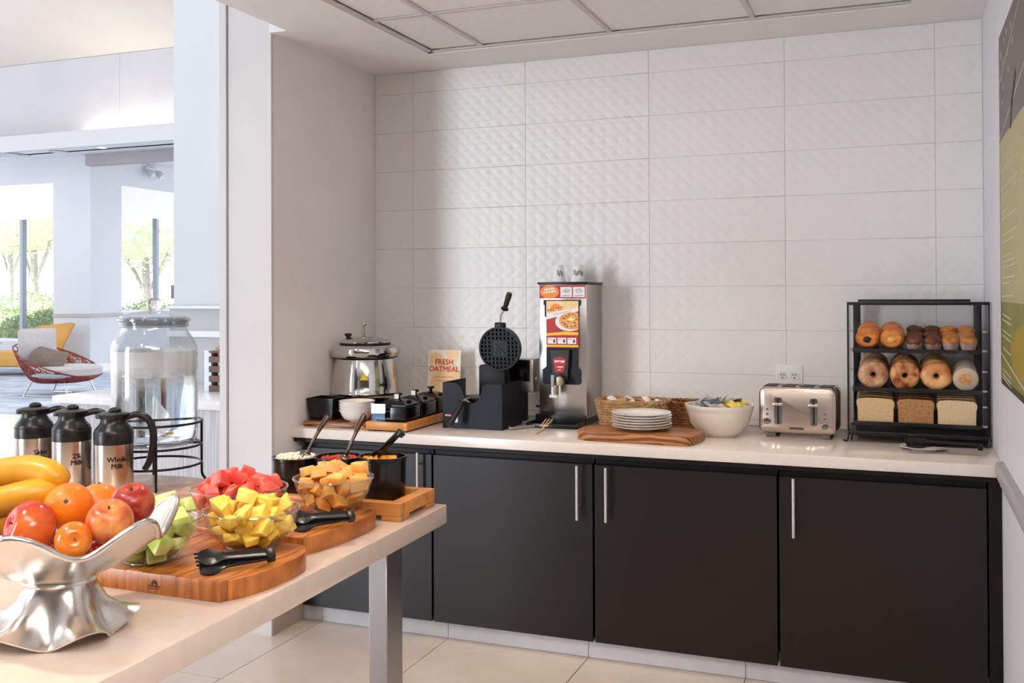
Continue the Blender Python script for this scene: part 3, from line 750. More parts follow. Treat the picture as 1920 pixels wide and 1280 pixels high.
link_mesh('hinge_block', box(NB(), -.055, .075, .075, .15, .10, dl.z - rad * .78, .012), black_mt, wi)
link_mesh('hinge_plate', box(NB(), -.055, .055, .066, .0745, .115, .128, .001), mat('paper_white', C(235, 235, 236), .6), wi)
la, lb_ = ony(868, 752, hy - .02), ony(842, 797, hy - .075)
dv = (lb_ - la).normalized()
link_mesh('lower_handle_rod', TB([(-.03, .0, .118), (la - o0) + Vector((.01, .02, .01)), la - o0, lb_ - o0], .0045, 8), nickel, wi)
link_mesh('lower_grip', TB([la - o0, la - o0 + dv * .006, la - o0 + dv * .007, lb_ - o0 - dv * .008, lb_ - o0], .012, 16, radii=[.018, .019, .0115, .0145, .012]), grip, wi)
for s in (0, 1): link_mesh('yoke_arm', TB([(-.055 + .06 * s, -.055, .115), (-.05 + .05 * s, -.10, .10), (la - o0) + Vector((.006, .012, .006))], .004, 8), nickel, wi)
# timer control box
ty_ = 4.24
t0, t1 = ony(948, 672, ty_), ony(1000, 736, ty_)
tbx = thing('timer_box', 'steel waffle timer control box with black face behind the iron', 'timer', (t0.x, ty_, ZT))
wdt = t1.x - t0.x
link_mesh('housing', box(NB(), 0, wdt, 0, .10, t1.z - ZT, t0.z - ZT, .006), steel, tbx)
link_mesh('face', box(NB(), .006, wdt - .016, -.003, .001, t1.z - ZT + .05, t0.z - ZT - .006, .001), black_gl, tbx)
link_mesh('knob', LT([(0, 0), (.012, 0), (.011, .01), (0, .011)], 16, T(wdt - .006, .04, t1.z - ZT + .06) @ RY(PI / 2)), nickel, tbx)
link_mesh('support_leg', box(NB(), .02, wdt * .6, .02, .08, 0, t1.z - ZT, .004), black_mt, tbx)
# power cords
cord = mat('grey_cord', C(150, 140, 130), .5); cordb = mat('black_cord', C(28, 24, 22), .5)
def cordobj(name, label, pts, r, mt): return tag(link_mesh(name, TB(spline(pts, 6), r, 8), mt), label, 'cord')
e = lambda px, py, Y: ony(px, py, Y)
cordobj('power_cord', 'grey power cord looping on the counter beside the black holder', [(x1 + .012, hy + .06, ZT + .0065), (x1 + .03, hy + .03, ZT + .0065), (x1 + .07, hy + .10, ZT + .0065), (x1 + .13, hy + .22, ZT + .0065), (x1 + .12, hy + .30, ZT + .03), (x1 + .07, hy + .34, ZT + .07), (x1 + .02, hy + .36, ZT + .12)], .006, cord)
cordobj('power_cord', 'thin black cord between timer box and batter dispenser', [(x1 + .0, hy + .42, ZT + .06), (x1 + .08, hy + .44, ZT + .05), (x1 + .18, hy + .45, ZT + .03), (x1 + .24, hy + .46, ZT + .0055)], .005, cordb)
# ---- batter dispenser
dy0, dy1 = 4.20, 4.435
dx0, dx1 = ony(1011, 650, dy0).x, ony(1100, 650, dy0).x
DZ = lambda py: ony(1055, py, dy0).z - ZT
Wd = dx1 - dx0
dp = thing('batter_dispenser', 'tall steel waffle batter dispenser with red header and picture panel', 'dispenser', (dx0, dy0, ZT))
SX = lambda px: ony(px, 650, dy0).x - dx0
link_mesh('cabinet', box(NB(), 0, Wd, 0, dy1 - dy0, .03, DZ(533), .003), steel, dp)
link_mesh('top_cap', box(NB(), -.006, Wd + .006, -.006, dy1 - dy0, DZ(533), DZ(528.5), .003), black_pl, dp)
red = mat('label_red', C(178, 34, 42), .45); orange = mat('label_orange', C(238, 140, 52), .45); yel = mat('label_yellow', C(250, 190, 40), .45)
pw = mat('paper_white', C(235, 235, 236), .6); waf = mat('waffle_print', C(214, 140, 70), .5, col2=C(236, 176, 110), scale=60); brn = mat('brown_print', C(110, 55, 25), .6)
hd = link_mesh('header_label', box(NB(), SX(1012.5), SX(1099), -.0012, 0, DZ(559), DZ(534.5)), red, dp)
def disc(cx, cz, rx, rz, off, n=24): return PR([(cx + rx * math.cos(2 * PI * i / n), cz + rz * math.sin(2 * PI * i / n)) for i in range(n)], 0, .0003, 0, FR(off))
s1 = link_mesh('header_oval', disc(SX(1031), DZ(547), .044, .030, .0013), orange, hd, None)
for k, (wd, dz) in enumerate(((.024, .009), (.030, -.004))):
    for q_ in range(5): link_mesh('oval_print', box(NB(), -wd + q_ * wd * .42, -wd + q_ * wd * .42 + wd * .3, -.0003, 0, dz - .004, dz + .004 + .002 * (q_ % 2), M=T(SX(1031), -.0017, DZ(545.5)) @ RY(-.12)), pw, hd)
for a, b in ((1051.5, 1073), (1075, 1097)):
    pn = link_mesh('header_panel', box(NB(), SX(a), SX(b), -.0018, -.0012, DZ(557), DZ(538)), pw, hd)
    link_mesh('panel_picture', disc((SX(a) + SX(b)) / 2, DZ(545), .017, .010, .0019), mat('grey_print', C(150, 160, 165), .6, col2=C(225, 225, 225), scale=90), hd, None)
    link_mesh('panel_print', box(NB(), SX(a) + .008, SX(b) - .008, -.0021, -.0018, DZ(555), DZ(553.5)), mat('grey_ink', C(150, 150, 155), .6), hd)
fc = [(SX(1021), DZ(562)), (SX(1090), DZ(562)), (SX(1090), DZ(571)), (SX(1087), DZ(572)), (SX(1087), DZ(592)), (SX(1084.5), DZ(596)), (SX(1084.5), DZ(687)), (SX(1090), DZ(693)), (SX(1090), DZ(717)), (SX(1087), DZ(720)),
      (SX(1022), DZ(720)), (SX(1019), DZ(717)), (SX(1019), DZ(693)), (SX(1026), DZ(687)), (SX(1026), DZ(596)), (SX(1023), DZ(592)), (SX(1023), DZ(572)), (SX(1021), DZ(571))]
fpz = link_mesh('face_plate', PR(fc, 0, .012, 0, FR(0)), navy_blk, dp, None)
pA, pB, pC, pD = SX(1026.5), SX(1086.5), DZ(651), DZ(564)
pp = link_mesh('picture_panel', box(NB(), pA, pB, -.0132, -.012, pC, pD), red, fpz)
pw_, ph_ = pB - pA, pD - pC
U = lambda u, v: (pA + u * pw_, pC + v * ph_)
def flat(name, uv, off, mt, par): return link_mesh(name, PR([U(*q_) for q_ in uv], 0, .0002, 0, FR(off)), mt, par, None)
flat('sky_print', [(0, 1), (1, 1), (1, .86), (0, .68)], .0133, mat('cream_print', C(246, 226, 178), .5, col2=C(242, 205, 140), scale=30), pp)
flat('white_band', [(0, .60), (1, .78), (1, .86), (0, .72)], .0136, pw, pp)
flat('orange_logo_arc', [(.12, .80), (.14, .88), (.22, .94), (.32, .95), (.42, .92), (.46, .87)], .0137, orange, pp)
textmesh('logo_lettering', 'MALTED', .020, red_ink, pp, FR(.0142) @ T(*U(.28, .815), 0) @ RZ(.2), .0005)
flat('slogan_print', [(.2, .69), (.78, .79), (.78, .805), (.2, .705)], .0138, mat('print_mauve', C(150, 120, 150), .6), pp)
n_ = 28
el = lambda cu, cv, ru, rv: [(min(1, cu + ru * math.cos(2 * PI * i / n_)), cv + rv * math.sin(2 * PI * i / n_)) for i in range(n_)]
flat('plate_print', el(.72, .555, .44, .20), .0139, pw, pp)
flat('waffle_print', el(.80, .575, .40, .185), .0142, waf, pp)
for u, v in ((.55, .62), (.62, .68), (.72, .71), (.82, .72), (.5, .54), (.58, .50), (.66, .45), (.78, .46), (.9, .47), (.94, .60), (.68, .56), (.88, .53)):
    flat('syrup_spot', [(u - .03, v - .012), (u + .03, v - .008), (u + .025, v + .012), (u - .02, v + .014)], .0145, brn, pp)
flat('butter_print', [(.64, .59), (.80, .57), (.90, .61), (.76, .65)], .0147, mat('butter_print', C(255, 232, 160), .5), pp)
flat('yellow_band', [(0, .25), (.5, .27), (1, .27), (1, .33), (.6, .345), (0, .30)], .0144, yel, pp)
flat('yellow_foot', [(0, .01), (1, .01), (1, .055), (0, .055)], .0144, yel, pp)
for k in range(3):
    u = .04 + .31 * k
    st_ = flat('step_panel', [(u, .08), (u + .27, .08), (u + .27, .21), (u, .21)], .0144, pw, pp)
    link_mesh('step_figure', PR([U(u + .18, .10), U(u + .23, .11), U(u + .235, .15), U(u + .21, .19), U(u + .175, .15)], 0, .0002, 0, FR(.0147)), black_mt, pp, None)
    flat('step_print', [(u + .03, .17), (u + .15, .17), (u + .15, .18), (u + .03, .18)], .0147, mat('olive_ink', C(120, 130, 80), .6), pp)
# tap recess, red tag, valve
link_mesh('tap_housing', PR([(SX(1034), DZ(655)), (SX(1072), DZ(655)), (SX(1068), DZ(712)), (SX(1040), DZ(712))], 0, .02, .003, FR(.010)), black_pl, dp, None)
tg = link_mesh('red_tag', PR([(SX(1041), DZ(672)), (SX(1053), DZ(667)), (SX(1066), DZ(672)), (SX(1061), DZ(697)), (SX(1045), DZ(697))], 0, .0015, 0, FR(.031)), red, dp, None)
for a_, b_, c_, d_ in ((1043.5, 1063, 679, 674.5), (1047, 1060, 688, 685.5), (1050.5, 1056.5, 693.5, 691)): link_mesh('tag_print', box(NB(), SX(a_), SX(b_), -.0336, -.0325, DZ(c_), DZ(d_)), mat('tag_print', C(240, 232, 232), .6, col2=C(150, 60, 66), scale=220, ramp=(.48, .54)), dp)
vz = DZ(712)
link_mesh('valve', LT([(0, 0), (.016, 0), (.018, .01), (.016, .03), (.02, .034), (.02, .05), (0, .052)], 20, T(SX(1058), -.02, vz) @ RX(PI / 2)), mat('bronze_metal', C(150, 132, 112), .3, 1.0), dp)
link_mesh('lever', box(NB(), SX(1044) - .0, SX(1050), -.085, -.078, DZ(722), DZ(700), .002), mat('grey_lever', C(150, 158, 170), .4), dp)
sp2 = link_mesh('spout', LT([(0, DZ(741)), (.019, DZ(741)), (.021, DZ(738)), (.021, DZ(722)), (.022, DZ(719)), (0, DZ(719))], 24, T(SX(1047), -.062, 0)), nickel, dp)
link_mesh('spout_cap', LT([(.0, DZ(742)), (.0215, DZ(742)), (.0215, DZ(737)), (0, DZ(737))], 24, T(SX(1047), -.062, 0)), pw, sp2)
# drip tray
bm = NB(); box(bm, -.012, Wd - .002, -.135, .0, 0, .006, .002); box(bm, -.012, -.006, -.135, .0, 0, .022, .002); box(bm, Wd - .008, Wd - .002, -.135, .0, 0, .022, .002); box(bm, -.012, Wd - .002, -.135, -.129, 0, .018, .002)
box(bm, -.012, Wd - .002, -.02, .0, 0, .045, .003)
link_mesh('drip_tray', bm, black_pl, dp)
link_mesh('plinth', box(NB(), .002, Wd - .002, .0, dy1 - dy0 - .01, 0, .03), black_pl, dp)
# paper cups upside down on the dispenser
cupm = mat('paper_cup', C(240, 240, 240), .5)
for k, px in enumerate((1047, 1083)):
    p = ony(px, 520, 4.28); lb = ['upside down paper cup on dispenser top with dark print to its right', 'upside down paper cup on dispenser top with band of dark print'][k]
    cu = thing('paper_cup', lb, 'cup', (p.x, 4.28, ZT + DZ(528.5)), group='paper cups on the dispenser')
    link_mesh('cup_wall', LT([(.034, 0), (.0355, .002), (.034, .004), (.0335, .004), (.0235, .077), (.0225, .078), (0, .076)], 32), cupm, cu)
    bm = NB(); a0 = -1.5 if k == 0 else -2.0; a1 = -.5 if k == 0 else -.3; n = 10
    vv = []
    for i in range(n + 1):
        a = a0 + (a1 - a0) * i / n; zz = .03 + .006 * math.sin(i * 1.3)
        r0, r1 = .0335 - (zz) * .137 + .0009, .0335 - (zz + .022) * .137 + .0009
        vv.append((bm.verts.new((r0 * math.cos(a), r0 * math.sin(a), zz)), bm.verts.new((r1 * math.cos(a), r1 * math.sin(a), zz + .022))))
    for q0, q1 in zip(vv, vv[1:]): bm.faces.new((q0[0], q1[0], q1[1], q0[1]))
    link_mesh('cup_print', bm, mat('cup_print', C(120, 122, 122), .6, col2=C(190, 192, 192), scale=120), cu)
# wooden waffle forks lying on the counter in front of the tray
wf = thing('waffle_fork', 'pale wooden waffle fork lying in front of the drip tray', 'fork', (0, 0, ZT + .004))
a, b = onz(1003, 816, ZT), onz(1030, 800, ZT); dr = (b - a).normalized(); nr = Vector((-dr.y, dr.x, 0))
pale = mat('pale_wood', C(226, 196, 150), .5, col2=C(210, 178, 130), scale=20)
L3 = lambda t, s, z=0: (a + dr * t + nr * s).to_tuple()[:2] + (z,)
ln = (b - a).length
link_mesh('fork_handle', TB([L3(0, 0, .001), L3(ln * .55, 0, .004), L3(ln * .62, 0, .012)], .004, 6), pale, wf)
for s in (-1, 0, 1): link_mesh('tine', TB([L3(ln * .58, s * .012, .013), L3(ln * 1.0, s * .014, .03)], .0028, 6), pale, wf)
link_mesh('cross_bar', TB([L3(ln * .62, -.016, .014), L3(ln * .62, .016, .014)], .003, 6), pale, wf)
# ================================================================== plates, baskets, bowl
bt = .036
live_board('olive_wood_board', 'thick live-edge olive wood board under the stack of plates', [(-.235, -.03), (-.215, -.10), (-.12, -.122), (.05, -.128), (.20, -.130), (.235, -.10), (.25, 0), (.24, .10), (.12, .125), (-.08, .12), (-.20, .10), (-.24, .05)],
           (-.988, 3.885, ZT), bt, olive)
pc = Vector((ony(1203, 790, 3.905).x, 3.905, ZT + bt))
pprof = [(0, .003), (.060, .0), (.064, .004), (.085, .007), (.117, .016), (.1195, .019), (.117, .020), (.082, .0115), (.06, .008), (0, .0075)]
pn_ = ['bottom', 'second from bottom', 'third from bottom', 'third from top', 'second from top', 'top']
p0_ = None
for k in range(6):
    lb = 'cream china dinner plate, %s of the stack on thick wood board' % pn_[k]
    if p0_ is None: p0_ = tag(link_mesh('dinner_plate', LT(pprof, 56), china), lb, 'plate', 'stacked dinner plates'); o = p0_
    else: o = p0_.copy(); COL.objects.link(o); o['label'] = lb
    o.location = pc + Vector((.0015 * math.sin(k * 2.1), .001 * math.cos(k * 1.7), .0105 * k))
wick1 = mat('wicker_light', C(196, 160, 112), .6, col2=C(160, 120, 76), scale=30, rnd=.1); wick2 = mat('wicker_brown', C(150, 96, 50), .6, col2=C(110, 66, 32), scale=30)
def basket(label, loc, w0, d0, w1, d1, h, mt, rz=0):
    t = thing('wicker_basket', label, 'basket', loc, rz)
    n = 44
    def pt(u, z, off=0.0):
        a = 2 * PI * u; f = z / h; w = (w0 + (w1 - w0) * f) / 2 + off; d = (d0 + (d1 - d0) * f) / 2 + off
        c, s = math.cos(a), math.sin(a); e_ = .45
        return Vector((w * math.copysign(abs(c) ** e_, c), d * math.copysign(abs(s) ** e_, s), z))
    rows = int(h / .0115)
    bm = NB()
    for r in range(rows):
        z = .006 + r * (h - .012) / (rows - 1)
        tube(bm, [pt(i / n, z + .001 * math.sin(i * 2.3 + r), .0045 * (1 if (i + r) % 2 else -1)) for i in range(n)], .0056, 5, True)
    o = link_mesh('woven_wall', bm, mt, t); o['kind'] = 'stuff'
    bm = NB()
    for k in range(2): tube(bm, [pt(i / n, h + .004 * math.sin(i * 1.9 + k * PI), .004 * math.cos(i * 1.9 + k * PI)) for i in range(n)], .0055, 6, True)
    link_mesh('braided_rim', bm, mt, t)
    for i in range(0, n, 2): pass
    bm = NB(); prism(bm, [pt(i / n, 0)[:2] for i in range(n)], 0, .006)
    link_mesh('basket_base', bm, mt, t)
    return t
bh = .115
bk1 = Vector((ony(1187, 770, 4.24).x, 4.24, ZT))
basket('light wicker basket full of wrapped packets behind the plates', bk1, .26, .15, .305, .20, bh, wick1)
bk2 = Vector((ony(1303, 770, 4.345).x, 4.345, ZT))
basket('brown wicker basket half hidden between light basket and white bowl', bk2, .19, .12, .23, .15, .105, wick2)
# packets in the baskets and bowl: small pillow-shaped sachets and pots
def pillow(w_, h_, t_, seed):
    bm = NB(); n = 6; rnd = random.Random(seed)
    V = {}
    for s in (0, 1):
        for i in range(n + 1):
            for j in range(n + 1):
                u, v = i / n, j / n
                if s == 1 and (i in (0, n) or j in (0, n)): V[s, i, j] = V[0, i, j]; continue
                z = t_ * (math.sin(PI * u) * math.sin(PI * v)) ** .6 * (1 if s == 0 else -.6) + rnd.uniform(-1, 1) * t_ * .12
                V[s, i, j] = bm.verts.new(((u - .5) * w_, (v - .5) * h_, z))
    for s in (0, 1):
        for i in range(n):
            for j in range(n): bm.faces.new((V[s, i, j], V[s, i + 1, j], V[s, i + 1, j + 1], V[s, i, j + 1]))
    return bm
tanp = mat('kraft_packet', C(205, 165, 128), .45, col2=C(180, 138, 100), scale=40); whp = mat('white_packet', C(238, 232, 228), .4, col2=C(225, 216, 210), scale=30)
silv = mat('silver_packet', C(170, 172, 182), .35, .3, col2=C(205, 205, 212), scale=50); dkp = mat('charcoal_packet', C(70, 70, 80), .35, col2=C(110, 110, 120), scale=60)
yelp = mat('yellow_packet', C(236, 206, 60), .4, col2=C(240, 220, 120), scale=40)
rnd = random.Random(5)
def scatter_packets(base, n, halfx, halfy, z, kinds, group, label):
    srcs = []
    for q_ in range(n):
        kd = kinds[q_ % len(kinds)]
        o = None
        for s in srcs:
            if s[0] == kd[0]: o = s[1].copy(); COL.objects.link(o)
        if o is None:
            o = link_mesh('packet', pillow(kd[2], kd[3], kd[4], q_), kd[1]); srcs.append((kd[0], o)); tag(o, None, 'packet', group)
        o['label'] = kd[5] + label
        gx = (q_ + .5) / n * 2 - 1
        o.location = base + Vector((gx * halfx + rnd.uniform(-.008, .008), rnd.uniform(-halfy, halfy), z + rnd.uniform(0, .014)))
        o.rotation_euler = (rnd.uniform(-.5, .5), rnd.uniform(-.6, .6), rnd.uniform(0, PI))
kt_ = ('t', tanp, .07, .055, .012, 'tan paper wrapped packet'); kw = ('w', whp, .055, .05, .018, 'white wrapped tea packet')
scatter_packets(bk1, 9, .125, .05, bh - .016, [kt_, kw, kt_, kw, kw], 'packets in the light basket', ' in the light wicker basket')
scatter_packets(bk1 + Vector((0, .03, -.02)), 5, .10, .04, bh - .03, [kt_], 'packets in the light basket', ' in the light wicker basket')
scatter_packets(bk2, 5, .08, .05, .085, [('k', mat('brown_packet', C(150, 100, 70), .45), .07, .05, .012, 'brown wrapped packet')], 'packets in the brown basket', ' in the brown wicker basket')
wb_c = Vector((ony(1349, 800, 4.10).x, 4.10, ZT))
wh = ony(1349, 757, 4.10).z - ZT; wr_ = (ony(1415, 760, 4.10).x - ony(1287, 760, 4.10).x) / 2
cream = mat('cream_stoneware', C(236, 226, 212), .22, coat=.3)
tag(link_mesh('serving_bowl', LT([(0, .004), (.072, 0), (.078, .006), (.095, .022), (.118, .055), (wr_ - .007, wh - .03), (wr_ - .004, wh - .018), (wr_, wh - .012), (wr_, wh), (wr_ - .008, wh), (wr_ - .012, wh - .02), (.11, .06), (.08, .025), (0, .014)], 64), cream), 'large cream stoneware bowl full of condiment packets', 'bowl').location = wb_c
rnd = random.Random(11)
kinds = [('s', silv, .05, .04, .008, 'silver condiment packet'), ('d', dkp, .055, .04, .007, 'charcoal printed condiment packet'), ('s', silv, .05, .04, .008, 'silver condiment packet'), ('y', yelp, .055, .038, .007, 'yellow condiment packet')]
src = {}
for q_ in range(34):
    a = rnd.uniform(0, 2 * PI); r = math.sqrt(rnd.random()) * (wr_ - .045)
    x, y = r * math.cos(a), r * math.sin(a)
    kd = kinds[3] if (x > .02 and rnd.random() < .6) else kinds[rnd.choice((0, 1, 2))]
    if kd[0] in src: o = src[kd[0]].copy(); COL.objects.link(o)
    else:
        o = link_mesh('packet', pillow(*kd[2:5], q_), kd[1]); src[kd[0]] = o; tag(o, kd[5] + ' in the large cream bowl', 'packet', 'packets in the cream bowl')
    hgt = wh - .022 + .028 * (1 - r / wr_) + (.018 if y > .03 else 0) + rnd.uniform(-.006, .006)
    o.location = wb_c + Vector((x, y, hgt)); o.rotation_euler = (rnd.uniform(-.7, .7), rnd.uniform(-.7, .7), rnd.uniform(0, PI))

# ================================================================== toaster and outlet
ty = 4.115
a, b = ony(1422, 770, ty), ony(1569, 770, ty)
tst = thing('toaster', 'brushed steel four-slice toaster with two levers and dials', 'toaster', ((a.x + b.x) / 2, ty, ZT), -.04)
hw = (b.x - a.x) / 2; TZ = lambda py: ony(1495, py, ty).z - ZT
SXX = lambda px: ony(px, 770, ty).x - (a.x + b.x) / 2
zt0, zt1 = TZ(813), TZ(727); td = .185
tsteel = mat('toaster_steel', C(196, 180, 168), .26, 1.0, bump=.02, scale=40, stretch=(12, 1, 1))
poly = []
def rrect(x0, x1, z0, z1, r, n=6):
    o = []
    for cx_, cz_, a0 in ((x1 - r, z1 - r, 0), (x0 + r, z1 - r, PI / 2), (x0 + r, z0 + r, PI), (x1 - r, z0 + r, 1.5 * PI)):
        for i in range(n + 1): o.append((cx_ + r * math.cos(a0 + i * PI / 2 / n), cz_ + r * math.sin(a0 + i * PI / 2 / n)))
    return o
RXZ = lambda y0: Matrix(((1, 0, 0, 0), (0, 0, 1, y0), (0, 1, 0, 0), (0, 0, 0, 1)))
link_mesh('toaster_body', PR(rrect(-hw, hw, zt0, zt1, .026), 0, td, .010, RXZ(0)), tsteel, tst, .9)
fpn = link_mesh('front_panel', PR(rrect(-hw + .014, hw - .014, zt0 + .014, zt1 - .012, .016), 0, .004, .002, RXZ(-.003)), tsteel, tst, .9)
link_mesh('side_trim', PR(rrect(-hw - .003, hw + .003, zt0 + .002, zt1 + .002, .028), 0, .016, .004, RXZ(.085)), black_pl, tst, .9)
for k in range(4):
    xx = -hw * .72 + k * hw * .48
    link_mesh('bread_slot', box(NB(), xx - .028, xx + .028, .03 , td - .03, zt1 - .002, zt1 + .0015, .001), black_mt, tst)
    link_mesh('slot_divider', box(NB(), xx + .029, xx + .033, .03, td - .03, zt1, zt1 + .004, .001), chrome, tst)
for px0, px1 in ((1452, 1466), (1519, 1533)):
    xa_, xb2 = SXX(px0), SXX(px1); xc = (xa_ + xb2) / 2
    sl = link_mesh('lever_slot', PR(rrect(xa_, xb2, TZ(797), TZ(746), .006), 0, .002, 0, RXZ(-.0045)), chrome, fpn, None)
    link_mesh('slot_gap', box(NB(), xc - .004, xc + .004, -.0055, -.0046, TZ(795), TZ(748)), black_mt, fpn)
    link_mesh('lever', box(NB(), xc - .020, xc + .020, -.024, -.004, TZ(761), TZ(756), .003), tsteel, fpn)
for px, py in ((1438, 791), (1547, 797)):
    link_mesh('dial', LT([(.013, 0), (.013, .008), (.0105, .012), (0, .0125)], 24, T(SXX(px), -.003, TZ(py)) @ RX(PI / 2)), chrome, fpn)
    for d_ in (13, 22): link_mesh('button', LT([(.0055, 0), (.005, .004), (0, .0045)], 16, T(SXX(px), -.003, TZ(py - d_)) @ RX(PI / 2)), chrome, fpn)
link_mesh('name_plate', box(NB(), SXX(1480), SXX(1507), -.0042, -.0030, TZ(805), TZ(801)), mat('dark_engraving', C(84, 70, 62), .5), fpn)
for sx in (-1, 1):
    for y_ in (.02, td - .045): link_mesh('foot', box(NB(), sx * (hw - .045) - .018, sx * (hw - .045) + .018, y_, y_ + .025, 0, zt0 + .004, .003), mat('grey_foot', C(120, 112, 106), .5), tst)
link_mesh('crumb_tray_tab', LT([(.006, 0), (.009, .006), (0, .008)], 12, T(-hw, .06, TZ(787)) @ RY(-PI / 2)), black_pl, tst)
oa, ob_ = ony(1453, 718, YB), ony(1505, 690, YB)
out = thing('wall_outlet', 'white double electrical outlet plate on the tiled wall above toaster', 'outlet', ((oa.x + ob_.x) / 2, YB, (oa.z + ob_.z) / 2))
wo, ho = (ob_.x - oa.x) / 2, (ob_.z - oa.z) / 2 + .012
link_mesh('cover_plate', box(NB(), -wo, wo, -.006, 0, -ho, ho, .002), pw, out)
for s in (-1, 1):
    rc = link_mesh('receptacle', LT([(.0, 0), (.018, 0), (.018, .003), (0, .003)], 24, T(s * .025, -.006, 0) @ RX(PI / 2)), mat('receptacle_white', C(222, 222, 222), .4), out)
    for dx in (-.006, .006): link_mesh('slot', box(NB(), s * .025 + dx - .0015, s * .025 + dx + .0015, -.0096, -.009, .001, .009), black_mt, rc)
    link_mesh('ground_hole', LT([(0, 0), (.003, 0), (.003, .0006), (0, .0006)], 12, T(s * .025, -.009, -.008) @ RX(PI / 2)), black_mt, rc)

# ================================================================== pastry case
cy0, cy1 = 4.10, 4.40
a, b = ony(1588, 650, cy0), ony(1857, 650, cy0)
CW = b.x - a.x; CXm = a.x
CZ = lambda py: ony(1720, py, cy0).z - ZT
CXp = lambda px, y=cy0: ony(px, 650, y).x - CXm
ztop = ony(1590, 566, cy0).z - ZT; zbot = ony(1590, 807, cy0).z - ZT
cs = thing('pastry_case', 'black framed clear pastry case with three shelves by right wall', 'pastry case', (CXm, cy0, ZT))
frm = mat('black_frame', C(22, 21, 24), .3, .2)
acr = thin_glass('acrylic_panel', (.96, .97, .98), .8)
bw = .007
CD = cy1 - cy0
link_mesh('front_post', box(NB(), 0, bw, 0, .012, zbot, ztop, .002), frm, cs)
link_mesh('front_post', box(NB(), CW - bw, CW, 0, .012, zbot, ztop, .002), frm, cs)
link_mesh('top_rail', box(NB(), 0, CW, 0, .012, ztop - .012, ztop, .003), frm, cs)
link_mesh('bottom_rail', box(NB(), 0, CW, 0, .012, zbot - .016, zbot, .003), frm, cs)
link_mesh('handle', box(NB(), CW * .43, CW * .52, -.010, 0, zbot - .012, zbot - .002, .003), frm, cs)
link_mesh('top_panel', box(NB(), 0, CW, .012, CD, ztop - .006, ztop, .002), acr, cs)
link_mesh('rear_top_rail', box(NB(), .03, CW - .05, CD - .02, CD, ztop - .006, ztop + .008, .002), frm, cs)
link_mesh('base_panel', box(NB(), 0, CW, .012, CD, zbot - .014, zbot - .006, .001), frm, cs)
for x in (0, CW - .004): link_mesh('side_panel', box(NB(), x, x + .004, .012, CD, zbot, ztop), acr, cs)
for x in (.012, CW - .040): link_mesh('rear_upright', box(NB(), x, x + .028, CD - .05, CD, zbot, ztop - .006, .002), frm, cs)
link_mesh('front_door', box(NB(), bw, CW - bw, .001, .003, zbot, ztop - .012), thin_glass('clear_door', (.985, .985, .99), .35), cs)
bm = NB()
for x in (.004, CW - .004):
    tube(bm, spline([(x, .005, zbot), (x, .0, .03), (x - .004, -.002, .006), (x - .012, .0, .0045), (x - .02, .01, .0045)], 4), .004, 6)
    tube(bm, [(x, CD - .01, zbot), (x, CD - .01, 0)], .005, 6)
link_mesh('wire_leg', bm, frm, cs)
tilt = .13
shz = [CZ(661), CZ(735), CZ(800)]
shd = .25
def on_shelf(k, x, t, h=0.0):      # x along the case, t from front lip to the rear
    return Vector((CXm + x, cy0 + .022 + t, ZT + shz[k] + .004 + t * math.tan(tilt) + h))
for k in range(3):
    Ms = T(0, .018, shz[k]) @ RX(tilt)
    bm = NB(); box(bm, .02, CW - .03, 0, shd, 0, .003, M=Ms); box(bm, .02, CW - .03, -.002, .002, -.004, .012, .001, M=Ms)
    box(bm, .02, .024, 0, shd, 0, .012, M=Ms); box(bm, CW - .034, CW - .03, 0, shd, 0, .012, M=Ms)
    link_mesh('shelf_tray', bm, black_pl, cs)
    for s, x in ((-1, .006), (1, CW - .026)):
        for t_ in (.012, .085): link_mesh('shelf_clip', box(NB(), x, x + .016, .02, .034, shz[k] + t_ - .008, shz[k] + t_ - .001, .001), mat('clip_grey', C(176, 174, 172), .4), cs)
pastry = mat('golden_pastry', C(232, 150, 60), .42, col2=C(196, 104, 34), scale=24, stretch=(1, 1, 3), detail=6, rnd=.1, bump=.15, coat=.15)
pcut = mat('pastry_cream', C(236, 190, 110), .55, col2=C(220, 160, 80), scale=60); choc = mat('chocolate_filling', C(44, 18, 12), .4)
def spiral_pastry(label, loc, fill, sc_=1.0):
    t = thing('filled_pastry', label, 'pastry', loc, random.uniform(-.1, .1), 'filled pastries on the top shelf')
    bm = NB()
    n = 26; prof_ = []
    for i in range(9): prof_.append((.034 + .010 * math.sin(PI * i / 8) ** .6 + (.0022 if i % 2 else 0), -.036 + .072 * i / 8))
    prof_ = [(0, -.036)] + prof_ + [(0, .036)]
    lathe(bm, prof_, n, RX(PI / 2))
    for v in bm.verts: v.co.z = v.co.z * .9 + .040; v.co.x *= 1.0
    sd_ = random.uniform(0, 9)
    for v in bm.verts:
        v.co *= 1 + .05 * noise.noise(v.co * 55 + Vector((sd_, 0, 0)))
        if v.co.z < .008: v.co.z = .003
    link_mesh('crust', bm, pastry, t)
    link_mesh('filling', blob(NB(), .016, .006, .014, 2, .3, 5, 1, T(.0, -.0355, .036)), choc if fill else pcut, t)
    return t
rnd = random.Random(3)
for c, (px, fl_) in enumerate(((1628, 1), (1673, 0))):
    for r in range(3):
        p = on_shelf(0, CXp(px, cy0 + .06) + rnd.uniform(-.003, .003), .05 + .072 * r)
        kind = 'chocolate filled' if fl_ else 'cream filled'
        spiral_pastry('%s golden pastry roll on the top shelf, %s of its row' % (kind, ('front', 'middle', 'rear')[r]), p, fl_)
cupl = mat('muffin_paper', C(196, 170, 160), .6, col2=C(150, 110, 96), scale=20)
